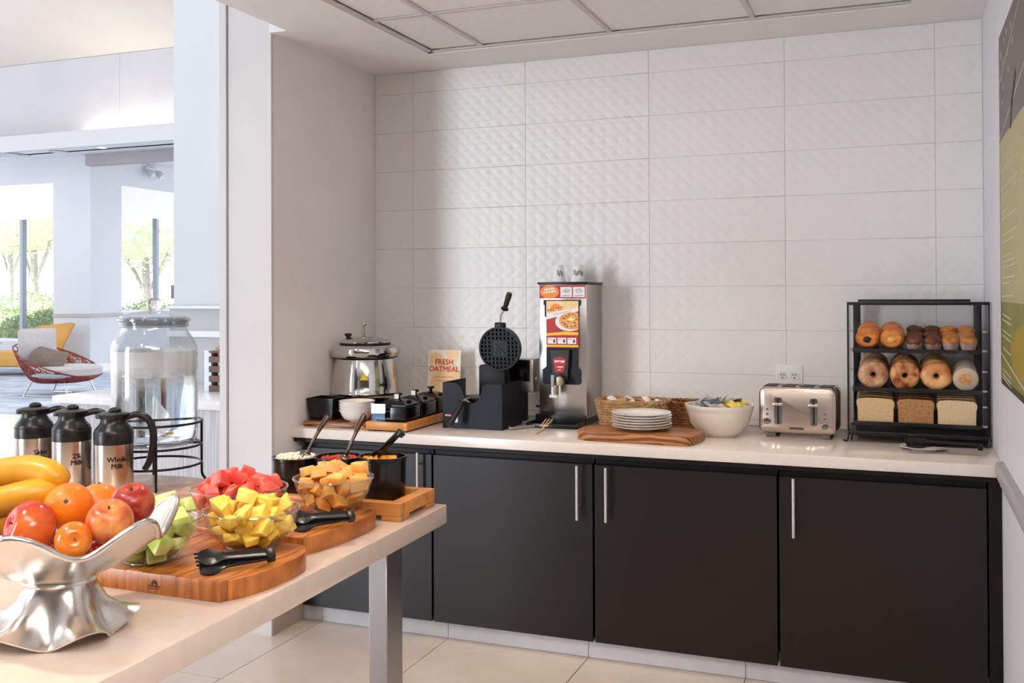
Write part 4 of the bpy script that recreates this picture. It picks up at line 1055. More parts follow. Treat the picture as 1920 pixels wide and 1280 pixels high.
dk = mat('chocolate_muffin', C(122, 68, 36), .6, col2=C(92, 46, 22), scale=40, bump=.3, rnd=.1); lt = mat('golden_muffin', C(226, 150, 70), .6, col2=C(176, 98, 40), scale=60, bump=.4, rnd=.1)
def muffin_src(mt):
    t = thing('muffin', '', 'muffin')
    bm = NB(); n = 40; rr = []
    for r_, z in ((.022, 0), (.031, .030)):
        rr.append([bm.verts.new(((r_ + (.0012 if i % 2 else 0)) * math.cos(2 * PI * i / n), (r_ + (.0012 if i % 2 else 0)) * math.sin(2 * PI * i / n), z)) for i in range(n)])
    bm.faces.new(rr[0])
    for i in range(n): bm.faces.new((rr[0][i], rr[0][(i + 1) % n], rr[1][(i + 1) % n], rr[1][i]))
    link_mesh('paper_cup', bm, cupl, t, .2)
    link_mesh('muffin_top', blob(NB(), .034, .034, .020, 3, .12, 2.2, 4, T(0, 0, .034)), mt, t)
    return t
msrc = {}
for c, (px, mt, nm) in enumerate(((1715, dk, 'dark chocolate'), (1750, dk, 'dark chocolate'), (1783, lt, 'golden fruit'), (1816, lt, 'golden fruit'))):
    for r in range(4):
        p = on_shelf(0, CXp(px, cy0 + .05), .034 + .058 * r, .012 if r == 3 else 0)
        first = nm not in msrc
        if first: msrc[nm] = muffin_src(mt)
        o = msrc[nm] if first else copy_tree(msrc[nm])
        o.location = p; o.rotation_euler = (tilt, 0, rnd.uniform(0, 6))
        o['label'] = '%s muffin in paper cup, %s of the %s' % (nm, ('front', 'second', 'third', 'rear')[r], ('row beside the pastries', 'row next to golden muffins', 'row next to chocolate muffins', 'outermost row by case side')[c]); o['group'] = 'muffins on the top shelf'
bagc = [mat('multigrain_bagel', C(226, 180, 142), .5, col2=C(156, 94, 58), scale=26, bump=.2, rnd=.08), mat('asiago_bagel', C(236, 176, 110), .35, col2=C(150, 66, 28), scale=22, bump=.3, rnd=.08, ramp=(.4, .6)), mat('plain_bagel', C(242, 186, 124), .3, col2=C(196, 108, 48), scale=16, rnd=.08, coat=.2)]
def bagel_mesh(mt, seed):
    bm = NB(); n, k = 32, 14
    R0, r0 = .034, .0215
    V = [[None] * k for _ in range(n)]
    for i in range(n):
        for j in range(k):
            A, Bq = 2 * PI * i / n, 2 * PI * j / k
            d = 1 + .22 * noise.noise(Vector((math.cos(A) * 1.6 + seed, math.sin(A) * 1.6, seed + math.sin(Bq) * .5)))
            q_ = R0 + r0 * (d if math.cos(Bq) > 0 else 1.15) * math.cos(Bq)
            V[i][j] = bm.verts.new((q_ * math.cos(A), r0 * .8 * math.sin(Bq), q_ * math.sin(A)))
    for i in range(n):
        for j in range(k): bm.faces.new((V[i][j], V[(i + 1) % n][j], V[(i + 1) % n][(j + 1) % k], V[i][(j + 1) % k]))
    return link_mesh('bagel', bm, mt)
nm = ['multigrain bagel', 'cheese topped bagel', 'plain golden bagel']
for c, px in enumerate((1637, 1696, 1755)):
    s0 = None
    for r in range(6):
        if s0 is None: s0 = bagel_mesh(bagc[c], c * 3.1); o = s0
        else: o = s0.copy(); COL.objects.link(o)
        p = on_shelf(1, CXp(px, cy0 + .05), .026 + .036 * r, .052)
        o.location = p; o.rotation_euler = (tilt - .16, rnd.uniform(0, 6), rnd.uniform(-.06, .06))
        tag(o, '%s standing on the middle shelf, %s of its row' % (nm[c], ('front', 'second', 'third', 'fourth', 'fifth', 'rear')[r]), 'bagel', nm[c] + 's on the middle shelf')
em = mat('english_muffin', C(226, 206, 178), .6, col2=C(208, 180, 146), scale=14, rnd=.05); emf = mat('english_muffin_face', C(196, 128, 70), .6, col2=C(226, 180, 120), scale=70)
for r in range(5):
    p = on_shelf(1, CXp(1810, cy0 + .05), .024 + .038 * r, .045)
    t = thing('english_muffin', 'pale english muffin on the middle shelf, %s of its row' % ('front', 'second', 'third', 'fourth', 'rear')[r], 'muffin', p, rot=(tilt, 0, 0), group='english muffins on the middle shelf')
    link_mesh('crumb', LT([(0, -.016), (.036, -.016), (.044, -.010), (.046, 0), (.044, .010), (.036, .016), (0, .016)], 28, RX(PI / 2)), em, t)
    link_mesh('toasted_face', LT([(0, .0165), (.022, .0165), (.024, .016), (0, .016)], 20, RX(PI / 2)), emf, t)
brc = [(C(230, 200, 152), C(218, 184, 132), C(150, 90, 46)), (C(204, 152, 100), C(168, 114, 68), C(110, 62, 34)), (C(240, 216, 172), C(232, 204, 156), C(186, 132, 80))]
bl = ['white sandwich bread loaf nearest the toaster side on bottom shelf', 'dark wheat bread loaf between the two pale loaves', 'pale sandwich bread loaf by the right side of bottom shelf']
for k, (pa, pb) in enumerate(((1604, 1678), (1680, 1753), (1754, 1833))):
    xa_, xb2 = CXp(pa, cy0 + .03) + .002, CXp(pb, cy0 + .03) - .002; ww = (xb2 - xa_) / 2
    t = thing('bread_loaf', bl[k], 'bread', on_shelf(2, (xa_ + xb2) / 2, .008), rot=(tilt, 0, 0), group='bread loaves on the bottom shelf')
    hb_ = .098
    sl = [(-ww * .94, .002), (ww * .94, .002), (ww * .95, hb_ * .62), (ww, hb_ * .72), (ww * .99, hb_ * .86), (ww * .86, hb_ * .97), (ww * .3, hb_), (-ww * .4, hb_ * 1.01), (-ww * .88, hb_ * .97), (-ww, hb_ * .86), (-ww, hb_ * .72), (-ww * .95, hb_ * .62)]
    link_mesh('crust', PR(sl, 0, .21, 0, RXZ(.004)), mat('crust_%d' % k, brc[k][2], .55, col2=brc[k][1], scale=20, ramp=(.5, .9)), t, None)
    ms = None
    for s in range(6):
        if ms is None: o = link_mesh('slice', PR([(x * .98, z * .985 + .001) for x, z in sl], 0, .003, 0, RXZ(0)), mat('crumb_%d' % k, brc[k][0], .6, col2=brc[k][1], scale=120, bump=.1), t, None); ms = o.data
        else: o = bpy.data.objects.new('slice', ms); COL.objects.link(o); o.parent = t; o.location = (0, .0345 * s, .0012); o.scale = (1.012, 1, 1.012)
    link_mesh('plastic_wrap', PR([(x * 1.012, z * 1.012) for x, z in sl], 0, .22, .002, RXZ(-.003)), thin_glass('plastic_film', (.99, .985, .97), .8, .12), t, None)
# small plate with serving tongs before the case
pz = onz(1732, 845, ZT); pz.y += .01
tag(link_mesh('side_plate', LT([(0, .003), (.04, 0), (.043, .003), (.060, .009), (.082, .015), (.082, .017), (.058, .013), (.04, .008), (0, .007)], 40), china), 'small white plate under black tongs before the pastry case', 'plate').location = pz
def tongs_obj(label, a, b, w_=.02, gap=.022, head=.032, flat_=False, roll=0.0):
    a = Vector(a); b = Vector(b); L_ = (b - a).length
    t = thing('serving_tongs', label, 'tongs', a); dv_ = (b - a) / L_
    ang = math.atan2(dv_.y, dv_.x); pit = -math.asin(dv_.z)
    t.rotation_euler = (roll, pit, ang)
    for s in (-1, 1):
        bm = NB(); n = 14; V = []
        for i in range(n + 1):
            u = i / n; x = u * L_
            sep = gap * s * (.25 + .75 * (1 - u)) if u < .97 else gap * s * .15
            wd = w_ * (.5 + .15 * u)
            if u < .30: wd = head * (.45 + .55 * math.sin(PI * min(1, u / .30) * .9 + .25))
            cup_ = .006 * math.sin(PI * min(1, u / .3)) if u < .3 else 0
            V.append([bm.verts.new(Vector((x, sep * .6 + yy_ * wd * .5, zz + sep * .25 + .010)) if not flat_ else Vector((x, sep + zz, .012 + yy_ * wd * .5))) for yy_, zz in ((-1, .002 + cup_ * s * 0), (-.4, -cup_ * s), (.4, -cup_ * s), (1, .002), (1, .006), (.4, .004 - cup_ * s), (-.4, .004 - cup_ * s), (-1, .006))])
        for p_, q2 in zip(V, V[1:]):
            for k in range(8): bm.faces.new((p_[k], p_[(k + 1) % 8], q2[(k + 1) % 8], q2[k]))
        bm.faces.new(V[0]); bm.faces.new(V[-1])
        o = link_mesh('tong_arm', bm, black_pl, t)
        if s == 1:
            for j in range(4): link_mesh('tooth', box(NB(), -.006, .002, (-.35 + .23 * j) * head - .002 + gap * .6 * s, (-.35 + .23 * j) * head + .002 + gap * .6 * s, .010 + gap * .25 * s, .014 + gap * .25 * s, .0008) if not flat_ else box(NB(), -.006, .002, gap * s, gap * s + .004, .012 + (-.35 + .23 * j) * head - .002, .012 + (-.35 + .23 * j) * head + .002, .0008), black_pl, t)
    link_mesh('spring_hinge', box(NB(), L_ - .014, L_ + .003, -w_ * .4, w_ * .4, .002, .02, .003), black_pl, t)
    return t
p1_, p2_ = pz + Vector((-.06, -.065, .024)), pz + Vector((.19, -.05, .020))
tongs_obj('black serving tongs resting across the small plate', p1_, p2_, .034, .014, .05, roll=.35)
# ---- menu poster on the right wall
py0, py1 = onx(1877.5, 400, XR - .004).y, 2.75
pz1, pz0 = onx(1877, 66, XR - .004).z, onx(1878, 716, XR - .004).z
po = thing('menu_poster', 'tall framed menu poster in grey and olive green on right wall', 'poster', (XR, py0, pz0))
PH, PW = pz1 - pz0, py0 - py1
MX = Matrix(((0, 0, -1, 0), (-1, 0, 0, 0), (0, 1, 0, 0), (0, 0, 0, 1)))     # u -> -y, v -> z, thickness -> -x
def pr_(name, pts_, off, mt, par): return link_mesh(name, PR([(u * PW, v * PH) for u, v in pts_], off, off + .0004, 0, MX), mt, par, None)
pg = mat('poster_grey', C(104, 94, 92), .5, col2=C(110, 100, 97), scale=5); pol = mat('poster_olive', C(170, 158, 108), .5, col2=C(176, 165, 116), scale=6)
link_mesh('frame', box(NB(), -.008, 0, -PW, 0, 0, PH, .001), mat('poster_frame', C(62, 50, 48), .45), po)
PV = lambda py: (onx(1878, py, XR - .004).z - pz0) / PH
v1 = PV(266); vb = PV(704)
gp = pr_('grey_field', [(.01, v1), (.99, v1), (.99, .995), (.01, .995)], .0082, pg, po)
op = pr_('olive_field', [(.03, PV(565)), (.99, PV(565)), (.99, v1), (.03, v1)], .0082, pol, po)
gr_ = pr_('green_photo', [(.03, vb), (.99, vb), (.99, PV(565)), (.03, PV(565))], .0082, mat('poster_green', C(104, 112, 44), .5, col2=C(140, 134, 64), scale=6), po)
wp = mat('poster_white', C(196, 188, 176), .6)
for u, v, s in ((.10, .93, .035), (.16, .90, .03), (.22, .95, .03), (.30, .96, .03), (.33, .90, .03), (.12, .86, .025), (.18, .83, .028), (.36, .85, .025), (.14, .79, .025), (.45, .95, .03), (.5, .9, .03)):
    pr_('leaf_print', [(u - s * .5, v), (u, v - s * .35), (u + s * .5, v + .004), (u, v + s * .5)], .0088, wp, gp)
pr_('rule_line', [(.03, .865), (.9, 1.0 - .01), (.9, .985), (.03, .86)], .009, wp, gp)
pr_('rule_line', [(.0, .70), (.9, .80), (.9, .795), (.0, .695)], .009, wp, gp)
pr_('stem_print', [(.40, .69), (.44, .69), (.48, .74), (.60, .80), (.58, .82), (.44, .75)], .009, black_mt, gp)
rp_ = random.Random(2)
for k, vv_ in enumerate((.60, .55, .53, .485, .465, .42, .40, .36, .345, .33, .30, .285, .25)):
    L_ = rp_.uniform(.25, .6)
    pr_('text_line', [(.07, vv_), (.07 + L_, vv_ + .003), (.07 + L_, vv_ + .007), (.07, vv_ + .004)], .0088, wp, op)
for v in (.62, .51): pr_('rule_line', [(.05, v), (.8, v + .03), (.8, v + .033), (.05, v + .003)], .0088, wp, op)
pr_('yellow_fruit_print', [(.35, .12), (.55, .17), (.8, .19), (.99, .17), (.99, .06), (.6, .05), (.4, .08)], .0086, mat('poster_yellow', C(158, 136, 36), .5), gr_)
pr_('red_print', [(.78, .02), (.95, .02), (.97, .05), (.84, .065)], .0088, mat('poster_red', C(150, 30, 30), .5), gr_)
for k, vv_ in enumerate((.20, .185, .155, .14, .105, .045, .03, .02)):
    pr_('text_line', [(.08, vv_), (.08 + .3, vv_ - .010), (.08 + .3, vv_ - .006), (.08, vv_ + .004)], .0089, wp, gr_)
pr_('rule_line', [(.03, .085), (.8, .03), (.8, .036), (.03, .091)], .009, wp, gr_)
# ================================================================== buffet table
def at_d(px, py, d): return Vector((0, 0, CAM_H)) + ray(px, py) * d
TZ0 = .86
table_m = mat('table_quartz', C(224, 203, 187), 0.2, col2=C(219, 197, 181), scale=30, detail=6, coat=.3)
tbr = .035
bt_ = thing('buffet_table', 'cream stone topped buffet table with steel legs in the foreground', 'table', (-1.172, 2.487, 0), tbr)
link_mesh('table_top', B(-1.62, 0, -1.72, 0, TZ0 - .052, TZ0, .004, 2), table_m, bt_)
legm = mat('leg_steel', C(170, 166, 166), .32, 1.0, bump=.02, scale=30, stretch=(1, 1, 20))
Mi = (T(-1.172, 2.487, 0) @ RZ(tbr)).inverted()
lp = Mi @ Vector((-1.246, 2.185, 0))
for lx in (lp.x, -1.56):
    for ly in (lp.y - .0, -1.62): link_mesh('leg', B(lx, lx + .05, ly, ly + .09, .0, TZ0 - .052, .002, 1), legm, bt_)

# ---- butcher block boards
def board(label, outline, th, groove):
    xs_ = [p[0] for p in outline]; x0, x1 = min(xs_), max(xs_)
    t = thing('cutting_board', label, 'cutting board', (0, 0, TZ0), group='butcher block boards')
    poly = [(p.x, p.y) for p in spline([(x, y, 0) for x, y in outline] + [(outline[0][0], outline[0][1], 0)], 4)[:-1]]
    x = x0; k = 0; rr = random.Random(len(label))
    while x < x1 - .001:
        w_ = rr.uniform(.034, .055); e_ = min(x1, x + w_)
        q_ = clip_half(clip_half(poly, 1, 0, e_ - .0002), -1, 0, -(x + .0002))
        if len(q_) > 2:
            cx_ = sum(a for a, _ in q_) / len(q_); cy_ = sum(b for _, b in q_) / len(q_)
            o = link_mesh('stave', PR([(a - cx_, b - cy_) for a, b in q_], 0, th - .0008 * (k % 2), .0012), board_m, t, .6); o.location = (cx_, cy_, 0)
        x = e_; k += 1
    return t
board_m = mat('butcher_block', C(204, 124, 52), .38, col2=C(158, 86, 30), scale=5, stretch=(14, 3, 2), detail=6, rnd=.28, coat=.2)
BT = .04
b1 = board('butcher block board in front with honeydew and pineapple bowls', [(-1.64, 1.552), (-1.24, 1.543), (-1.197, 1.553), (-1.172, 1.60), (-1.160, 1.68), (-1.164, 1.76), (-1.185, 1.81), (-1.25, 1.84), (-1.64, 1.85), (-1.70, 1.80), (-1.705, 1.60)], BT, True)
b2 = board('butcher block board behind with watermelon and cantaloupe bowls', [(-1.66, 1.893), (-1.28, 1.885), (-1.243, 1.895), (-1.224, 1.945), (-1.213, 2.04), (-1.216, 2.14), (-1.235, 2.20), (-1.30, 2.225), (-1.66, 2.225), (-1.72, 2.15), (-1.722, 1.96)], BT, True)
burn = mat('burnt_mark', C(92, 46, 18), .6)
lp0 = ony(288, 1096, 1.5425); lz = lp0.z - TZ0
lgo = bpy.data.objects.new('brand_mark', None); COL.objects.link(lgo); lgo.parent = b1
ye = 1.552 - (lp0.x + 1.64) / .4 * .009 + .0014; LM = T(lp0.x, ye, lz) @ RZ(-.0225)
bm = NB()
for k in range(-3, 4):
    a_ = k * .42; box(bm, -.0016, .0016, -.0025, 0, .004, .0115 - .001 * abs(k), M=LM @ T(0, 0, -.002) @ RY(a_))
box(bm, -.015, .015, -.0025, 0, -.005, -.002, M=LM); box(bm, -.012, .012, -.0025, 0, -.009, -.007, M=LM)
bpy.data.objects.remove(lgo); link_mesh('brand_mark', bm, burn, b1)

# ---- glass bowls of cut fruit
glass = thin_glass('bowl_glass', (.955, .985, .975), 1.5)
def chunk_mesh(seed, s, wedge):
    rr = random.Random(seed); bm = NB()
    bmesh.ops.create_cube(bm, size=1)
    for v in bm.verts:
        v.co = Vector((v.co.x * s * rr.uniform(.75, 1.5), v.co.y * s * rr.uniform(.55, 1.2), v.co.z * s * rr.uniform(.5, 1.1) * (1 if v.co.x < 0 else wedge)))
    bmesh.ops.bevel(bm, geom=bm.edges[:], offset=s * .10, segments=2, profile=.5, affect='EDGES')
    me = bpy.data.meshes.new('chunk'); bmesh.ops.recalc_face_normals(bm, faces=bm.faces[:])
    for f in bm.faces: f.smooth = True
    for e_ in bm.edges:
        if len(e_.link_faces) == 2 and e_.calc_face_angle(0) > .6: e_.smooth = False
    bm.to_mesh(me); bm.free(); return me
def fruit_bowl(label, c, R, Hb, mt, fname, flabel, heap, s, wedge, seed):
    prof_o = [(0, 0), (R * .46, 0), (R * .52, .003), (R * .74, Hb * .30), (R * .90, Hb * .62), (R * .985, Hb * .93), (R, Hb), (R * .975, Hb), (R * .955, Hb * .93), (R * .87, Hb * .62), (R * .71, Hb * .32), (R * .5, .010), (0, .007)]
    g = thing('glass_bowl', label, 'bowl', c, group='glass fruit bowls')
    link_mesh('bowl_wall', LT(prof_o, 64), glass, g)
    link_mesh('bowl_rim', TB(ring(R * .99, Hb, 64), .0028, 8, True), rim_glass, g)
    link_mesh('bowl_base', TB(ring(R * .49, .003, 48), .0028, 8, True), rim_glass, g)
    rr = random.Random(seed); rc = s * .56
    ms = [chunk_mesh(seed * 10 + k, s, wedge) for k in range(7)]
    for me in ms: me.materials.append(mt)
    inner = [(0, .007), (R * .5, .010), (R * .71, Hb * .32), (R * .87, Hb * .62), (R * .955, Hb * .93), (R * .97, Hb)]
    def floor_z(r):
        for (r0, z0), (r1, z1) in zip(inner, inner[1:]):
            if r <= r1: return z0 + (z1 - z0) * (r - r0) / (r1 - r0)
        return Hb
    placed = []
    while len(placed) < 90:
        best = None
        for q_ in range(70):
            a = rr.uniform(0, 2 * PI); r = math.sqrt(rr.random()) * (R * .94 - rc)
            x, y = r * math.cos(a), r * math.sin(a)
            z = max(floor_z(r) + rc * .75, floor_z(r + rc * .85))
            for p_ in placed:
                d2 = (x - p_[0]) ** 2 + (y - p_[1]) ** 2; dm = 2 * rc * .93
                if d2 < dm * dm: z = max(z, p_[2] + math.sqrt(dm * dm - d2) * .86)
            score = z + .035 * (r / R) ** 2
            if best is None or score < best[0]: best = (score, x, y, z)
        sc2, x, y, z = best
        if sc2 > Hb + heap: break
        placed.append((x, y, z))
        o = bpy.data.objects.new(fname, ms[rr.randrange(7)]); COL.objects.link(o)
        o.location = Vector(c) + Vector((x, y, z)); o.rotation_euler = (rr.uniform(-.6, .6) + rr.choice((0, PI / 2)), rr.uniform(-.6, .6), rr.uniform(0, 6.28))
        sc_ = rr.uniform(.9, 1.12); o.scale = (sc_, sc_, sc_)
        tag(o, flabel, 'fruit', flabel.split(' in ')[0] + ' pile')
    return g
rim_glass = thin_glass('rim_glass', (.88, .93, .92), 3.0)
honey = mat('honeydew_flesh', C(230, 230, 166), .35, col2=C(184, 204, 96), scale=22, rnd=.12, sss=.15)
pine = mat('pineapple_flesh', C(248, 216, 110), .38, col2=C(242, 186, 48), scale=40, stretch=(1, 1, 4), rnd=.1, sss=.15, bump=.2)
water = mat('watermelon_flesh', C(236, 112, 94), .35, col2=C(218, 70, 64), scale=30, rnd=.12, sss=.15, bump=.15)
canta = mat('cantaloupe_flesh', C(246, 188, 110), .35, col2=C(238, 160, 70), scale=20, rnd=.1, sss=.15)
zbd = TZ0 + BT
fruit_bowl('clear glass bowl of green honeydew chunks beside the pedestal bowl', onz(281, 1050, zbd), .097, .082, honey, 'honeydew_chunk', 'pale green honeydew chunk in glass bowl', .047, .034, .75, 21)
fruit_bowl('clear glass bowl of yellow pineapple chunks behind the front tongs', onz(472, 1024, zbd), .102, .080, pine, 'pineapple_chunk', 'yellow pineapple chunk in glass bowl', .030, .035, .6, 22)
wmc = at_d(449, 921, 2.345); wmc.z = zbd
fruit_bowl('clear glass bowl of red watermelon chunks behind the pineapple', wmc, .112, .085, water, 'watermelon_chunk', 'red watermelon chunk in glass bowl', .034, .033, .75, 23)
fruit_bowl('clear glass bowl of orange cantaloupe chunks before the black crocks', onz(626, 956, zbd), .100, .082, canta, 'cantaloupe_chunk', 'orange cantaloupe chunk in glass bowl', .034, .035, .8, 24)
a_ = onz(372, 1074, zbd); b_ = onz(511, 1056, zbd)
tongs_obj('black serving tongs lying before the pineapple bowl', a_ + Vector((0, 0, .008)), b_ + Vector((0, 0, .010)), .032, .016, .044, roll=.55)
a_ = onz(548, 994, zbd); b_ = onz(661, 982, zbd)
tongs_obj('black serving tongs lying before the cantaloupe bowl', a_ + Vector((0, 0, .008)), b_ + Vector((0, 0, .010)), .032, .016, .044, roll=.55)

# ---- bamboo tray with three crocks
ctr = thing('crock_tray', 'honey coloured bamboo tray at table corner holding three black crocks', 'tray', (-1.192, 2.253, TZ0), tbr)
tw, tdp, thh = .545, .215, .046
link_mesh('front_rail', B(-tw, 0, 0, .03, .012, thh, .003), bamboo, ctr)
link_mesh('back_rail', B(-tw, 0, tdp - .03, tdp, .012, thh, .003), bamboo, ctr)
link_mesh('side_rail', B(-.036, 0, .03, tdp - .03, .012, thh, .003), bamboo, ctr)
link_mesh('side_rail', B(-tw, -tw + .036, .03, tdp - .03, .012, thh, .003), bamboo, ctr)
link_mesh('tray_floor', B(-tw + .036, -.036, .03, tdp - .03, .012, .018), bamboo, ctr)
for x in (-tw, -.055):
    for y in (0, tdp - .055): link_mesh('foot', B(x, x + .055, y, y + .055, 0, .0125, .002), bamboo, ctr)
crk = []
cm = mat('black_crock', C(18, 16, 16), .22)
cl_ = ['black crock of white cottage cheese with a spoon, far end of tray', 'black crock of red jam with a spoon, middle of tray', 'black crock of orange fruit with tongs, at table corner']
yc = 2.392
for k, px in enumerate((558, 636, 717)):
    p = ony(px, 860, yc); c = Vector((p.x, yc - .004 * (2 - k), TZ0 + .0185))
    t = thing('crock', cl_[k], 'crock', c, group='black crocks on tray')
    Hc = ony(px, 854, yc).z - c.z; rc_ = .064
    link_mesh('crock_wall', LT([(0, 0), (rc_ * .93, 0), (rc_ * .96, .004), (rc_, Hc - .010), (rc_ + .003, Hc - .008), (rc_ + .003, Hc), (rc_ - .003, Hc), (rc_ - .004, .006), (0, .006)], 48), cm, t)
    crk.append((c, Hc, rc_))
def lumps(c, Hc, rc_, n, sz, mt, name, label, fill, seed, cat):
    rr = random.Random(seed); bm = NB()
    lathe(bm, [(0, fill + .004), (rc_ * .5, fill + .003), (rc_ - .005, fill)], 32)
    for k in range(n):
        a = rr.uniform(0, 6.28); r = math.sqrt(rr.random()) * (rc_ - .012)
        blob(bm, sz * rr.uniform(.7, 1.2), sz * rr.uniform(.7, 1.2), sz * rr.uniform(.5, .9), 1, .2, 3, k, T(r * math.cos(a), r * math.sin(a), fill + .003 + .008 * (1 - r / rc_)))
    o = tag(link_mesh(name, bm, mt), label, cat, kind='stuff'); o.location = c
lumps(*crk[0], 120, .006, mat('cottage_cheese', C(240, 226, 204), .5, sss=.2), 'cottage_cheese', 'lumpy white cottage cheese filling the far crock', crk[0][1] - .004, 1, 'food')
lumps(*crk[1], 60, .008, mat('red_jam', C(150, 24, 24), .2, col2=C(190, 60, 40), scale=60), 'red_jam', 'glossy red berry jam in the middle crock', crk[1][1] - .013, 2, 'food')
rr = random.Random(9); me_ = chunk_mesh(77, .024, .8); me_.materials.append(mat('peach_flesh', C(236, 160, 50), .3, sss=.15))
for k in range(14):
    a = rr.uniform(0, 6.28); r = math.sqrt(rr.random()) * .045
    o = bpy.data.objects.new('peach_chunk', me_); COL.objects.link(o); o.location = crk[2][0] + Vector((r * math.cos(a), r * math.sin(a), crk[2][1] - .016 + rr.uniform(-.006, .008))); o.rotation_euler = (rr.uniform(-1, 1), rr.uniform(-1, 1), rr.uniform(0, 6))
    tag(o, 'orange peach chunk in the corner crock', 'fruit', 'peach chunks in the corner crock')
spm = mat('spoon_steel', C(108, 98, 88), .2, 1.0)
def spoon(label, base, p0, p1):
    t = thing('serving_spoon', label, 'spoon', base); q0 = Vector(p0) - base; q1 = Vector(p1) - base
    d_ = (q1 - q0).normalized(); sd = d_.cross(Vector((0, 1, 0))).normalized()
    L_ = (q1 - q0).length
    bm = NB(); n = 12; V = []
    for i in range(n + 1):
        u = i / n; p_ = q0 + d_ * L_ * u + Vector((0, 0, .006 * math.sin(PI * u)))
        w_ = .004 + .006 * u ** 1.5
        if u > .93: w_ *= .75
        nn = d_.cross(sd)
        V.append([bm.verts.new(p_ + sd * w_ * a + nn * .0022 * b) for a, b in ((-1, 0), (-.6, 1), (.6, 1), (1, 0), (.6, -1), (-.6, -1))])
    for p_, q2 in zip(V, V[1:]):
        for k in range(6): bm.faces.new((p_[k], p_[(k + 1) % 6], q2[(k + 1) % 6], q2[k]))
    bm.faces.new(V[0]); bm.faces.new(V[-1])
    link_mesh('handle', bm, spm, t)
    link_mesh('spoon_bowl', blob(NB(), .02, .013, .02, 2, 0, 1, 0, T(*(q0 - d_ * .015))), spm, t)
spoon('steel serving spoon standing in the cottage cheese crock', crk[0][0], ony(576, 848, yc - .01), ony(616, 779, yc - .03))
spoon('steel serving spoon standing in the red jam crock', crk[1][0], ony(648, 856, yc - .01), ony(684, 777, yc - .03))
a_ = ony(704, 866, yc - .02); b_ = ony(756, 815, yc - .01)
tongs_obj('black tongs standing in the orange fruit crock', a_, b_, .028, .022, .036, roll=-.5)

# ---- stone coloured board, wire stand, glass water jar
tag(link_mesh('serving_board', PR([(p.x, p.y) for p in spline([(-2.20, 2.17, 0), (-1.83, 2.17, 0), (-1.765, 2.20, 0), (-1.76, 2.41, 0), (-1.83, 2.45, 0), (-2.2, 2.445, 0), (-2.25, 2.41, 0), (-2.25, 2.21, 0), (-2.20, 2.17, 0)], 4)[:-1]], 0, .028, .004),
    mat('rose_wood_board', C(196, 160, 140), .35, col2=C(170, 130, 112), scale=3, stretch=(1, 6, 1), detail=8, wave='BANDS')), 'flat rosy brown serving board under the wire jar stand', 'board').location = (0, 0, TZ0)
jc = Vector((-2.035, 2.325, TZ0 + .028)); jd = .366 * 2.035 + .931 * 2.325
JZ = lambda py: at_d(277, py, jd).z - jc.z
ws = thing('wire_stand', 'black wire stand with three rings holding the glass jar', 'stand', jc)
wire = mat('black_wire', C(24, 22, 22), .35, .4)
zA, zB, zC = JZ(790), JZ(833), JZ(868)
for z, r in ((zA, .133), (zB, .131), (zC, .131)): link_mesh('wire_ring', TB(ring(r, z, 48), .0035, 8, True), wire, ws)
for k in range(4):
    a = math.atan2(-.75, .66) + .02 + k * PI / 2
    c_, s_ = math.cos(a), math.sin(a)
    link_mesh('leg', TB(spline([(.131 * c_, .131 * s_, zA + .0), (.131 * c_, .131 * s_, zC), (.133 * c_, .133 * s_, .02), (.146 * c_, .146 * s_, .0035)], 5), .0038, 8), wire, ws)
    link_mesh('support_bar', TB([(.131 * c_, .131 * s_, zB), (0, 0, zB)], .003, 6), wire, ws)
jg = thin_glass('jar_glass', (.92, .94, .95), 2.0); thick_glass = thin_glass('thick_glass_edge', (.74, .75, .75), 2.5)
R0 = .121; jb = zB + .0035
jar = thing('glass_jar', 'big clear glass water jar with knobbed lid on wire stand', 'jar', jc)
zs_, zn, zr_ = JZ(655) , JZ(620), JZ(604)
link_mesh('jar_wall', LT([(0, jb), (R0 * .9, jb), (R0 * .985, jb + .012), (R0, jb + .04), (R0, zs_), (R0 * .985, zs_ + .014), (R0 * .94, zs_ + .027), (R0 * .86, zs_ + .039), (R0 * .77, zn), (R0 * .745, zn + .008), (R0 * .745, zr_), (R0 * .72, zr_), (R0 * .72, zn + .006), (R0 * .84, zs_ + .035), (R0 * .92, zs_ + .022), (R0 * .96, zs_ + .010), (R0 * .97, zs_), (R0 * .97, jb + .04), (R0 * .93, jb + .016), (0, jb + .012)], 64), jg, jar)
for z, r in ((zr_ - .002, R0 * .765), (zn + .016, R0 * .77), (jb + .008, R0 * .95)): link_mesh('glass_rib', TB(ring(r, z, 48), .0045, 8, True), thick_glass, jar)
wtr = mat('water', (1, 1, 1), .0, trans=1.0, ior=1.33)
frost = frosting('condensation')
link_mesh('water_body', LT([(0, jb + .014), (R0 * .92, jb + .018), (R0 * .955, jb + .042), (R0 * .955, zs_ - .075), (0, zs_ - .075)], 56), wtr, jar)
link_mesh('condensation_band', LT([(R0 * .962, zs_ - .12), (R0 * .962, zs_ - .002)], 56), frost, jar)
ldj = link_mesh('lid', LT([(R0 * .70, zr_ - .01), (R0 * .70, zr_ + .001), (R0 * .80, zr_ + .002), (R0 * .81, zr_ + .012), (R0 * .77, zr_ + .02), (R0 * .5, zr_ + .03), (R0 * .25, zr_ + .034), (.012, zr_ + .037)], 56), jg, jar)
link_mesh('lid_edge', TB(ring(R0 * .80, zr_ + .008, 56), .006, 10, True), thick_glass, ldj)
link_mesh('lid_knob', blob(NB(), .021, .021, .021, 3, 0, 1, 0, T(0, 0, JZ(571))), mat('knob_glass', (.98, .98, .98), .02, trans=1.0, ior=1.45), ldj)
link_mesh('knob_neck', LT([(.016, zr_ + .035), (.010, zr_ + .042), (.012, JZ(579))], 24), jg, ldj)
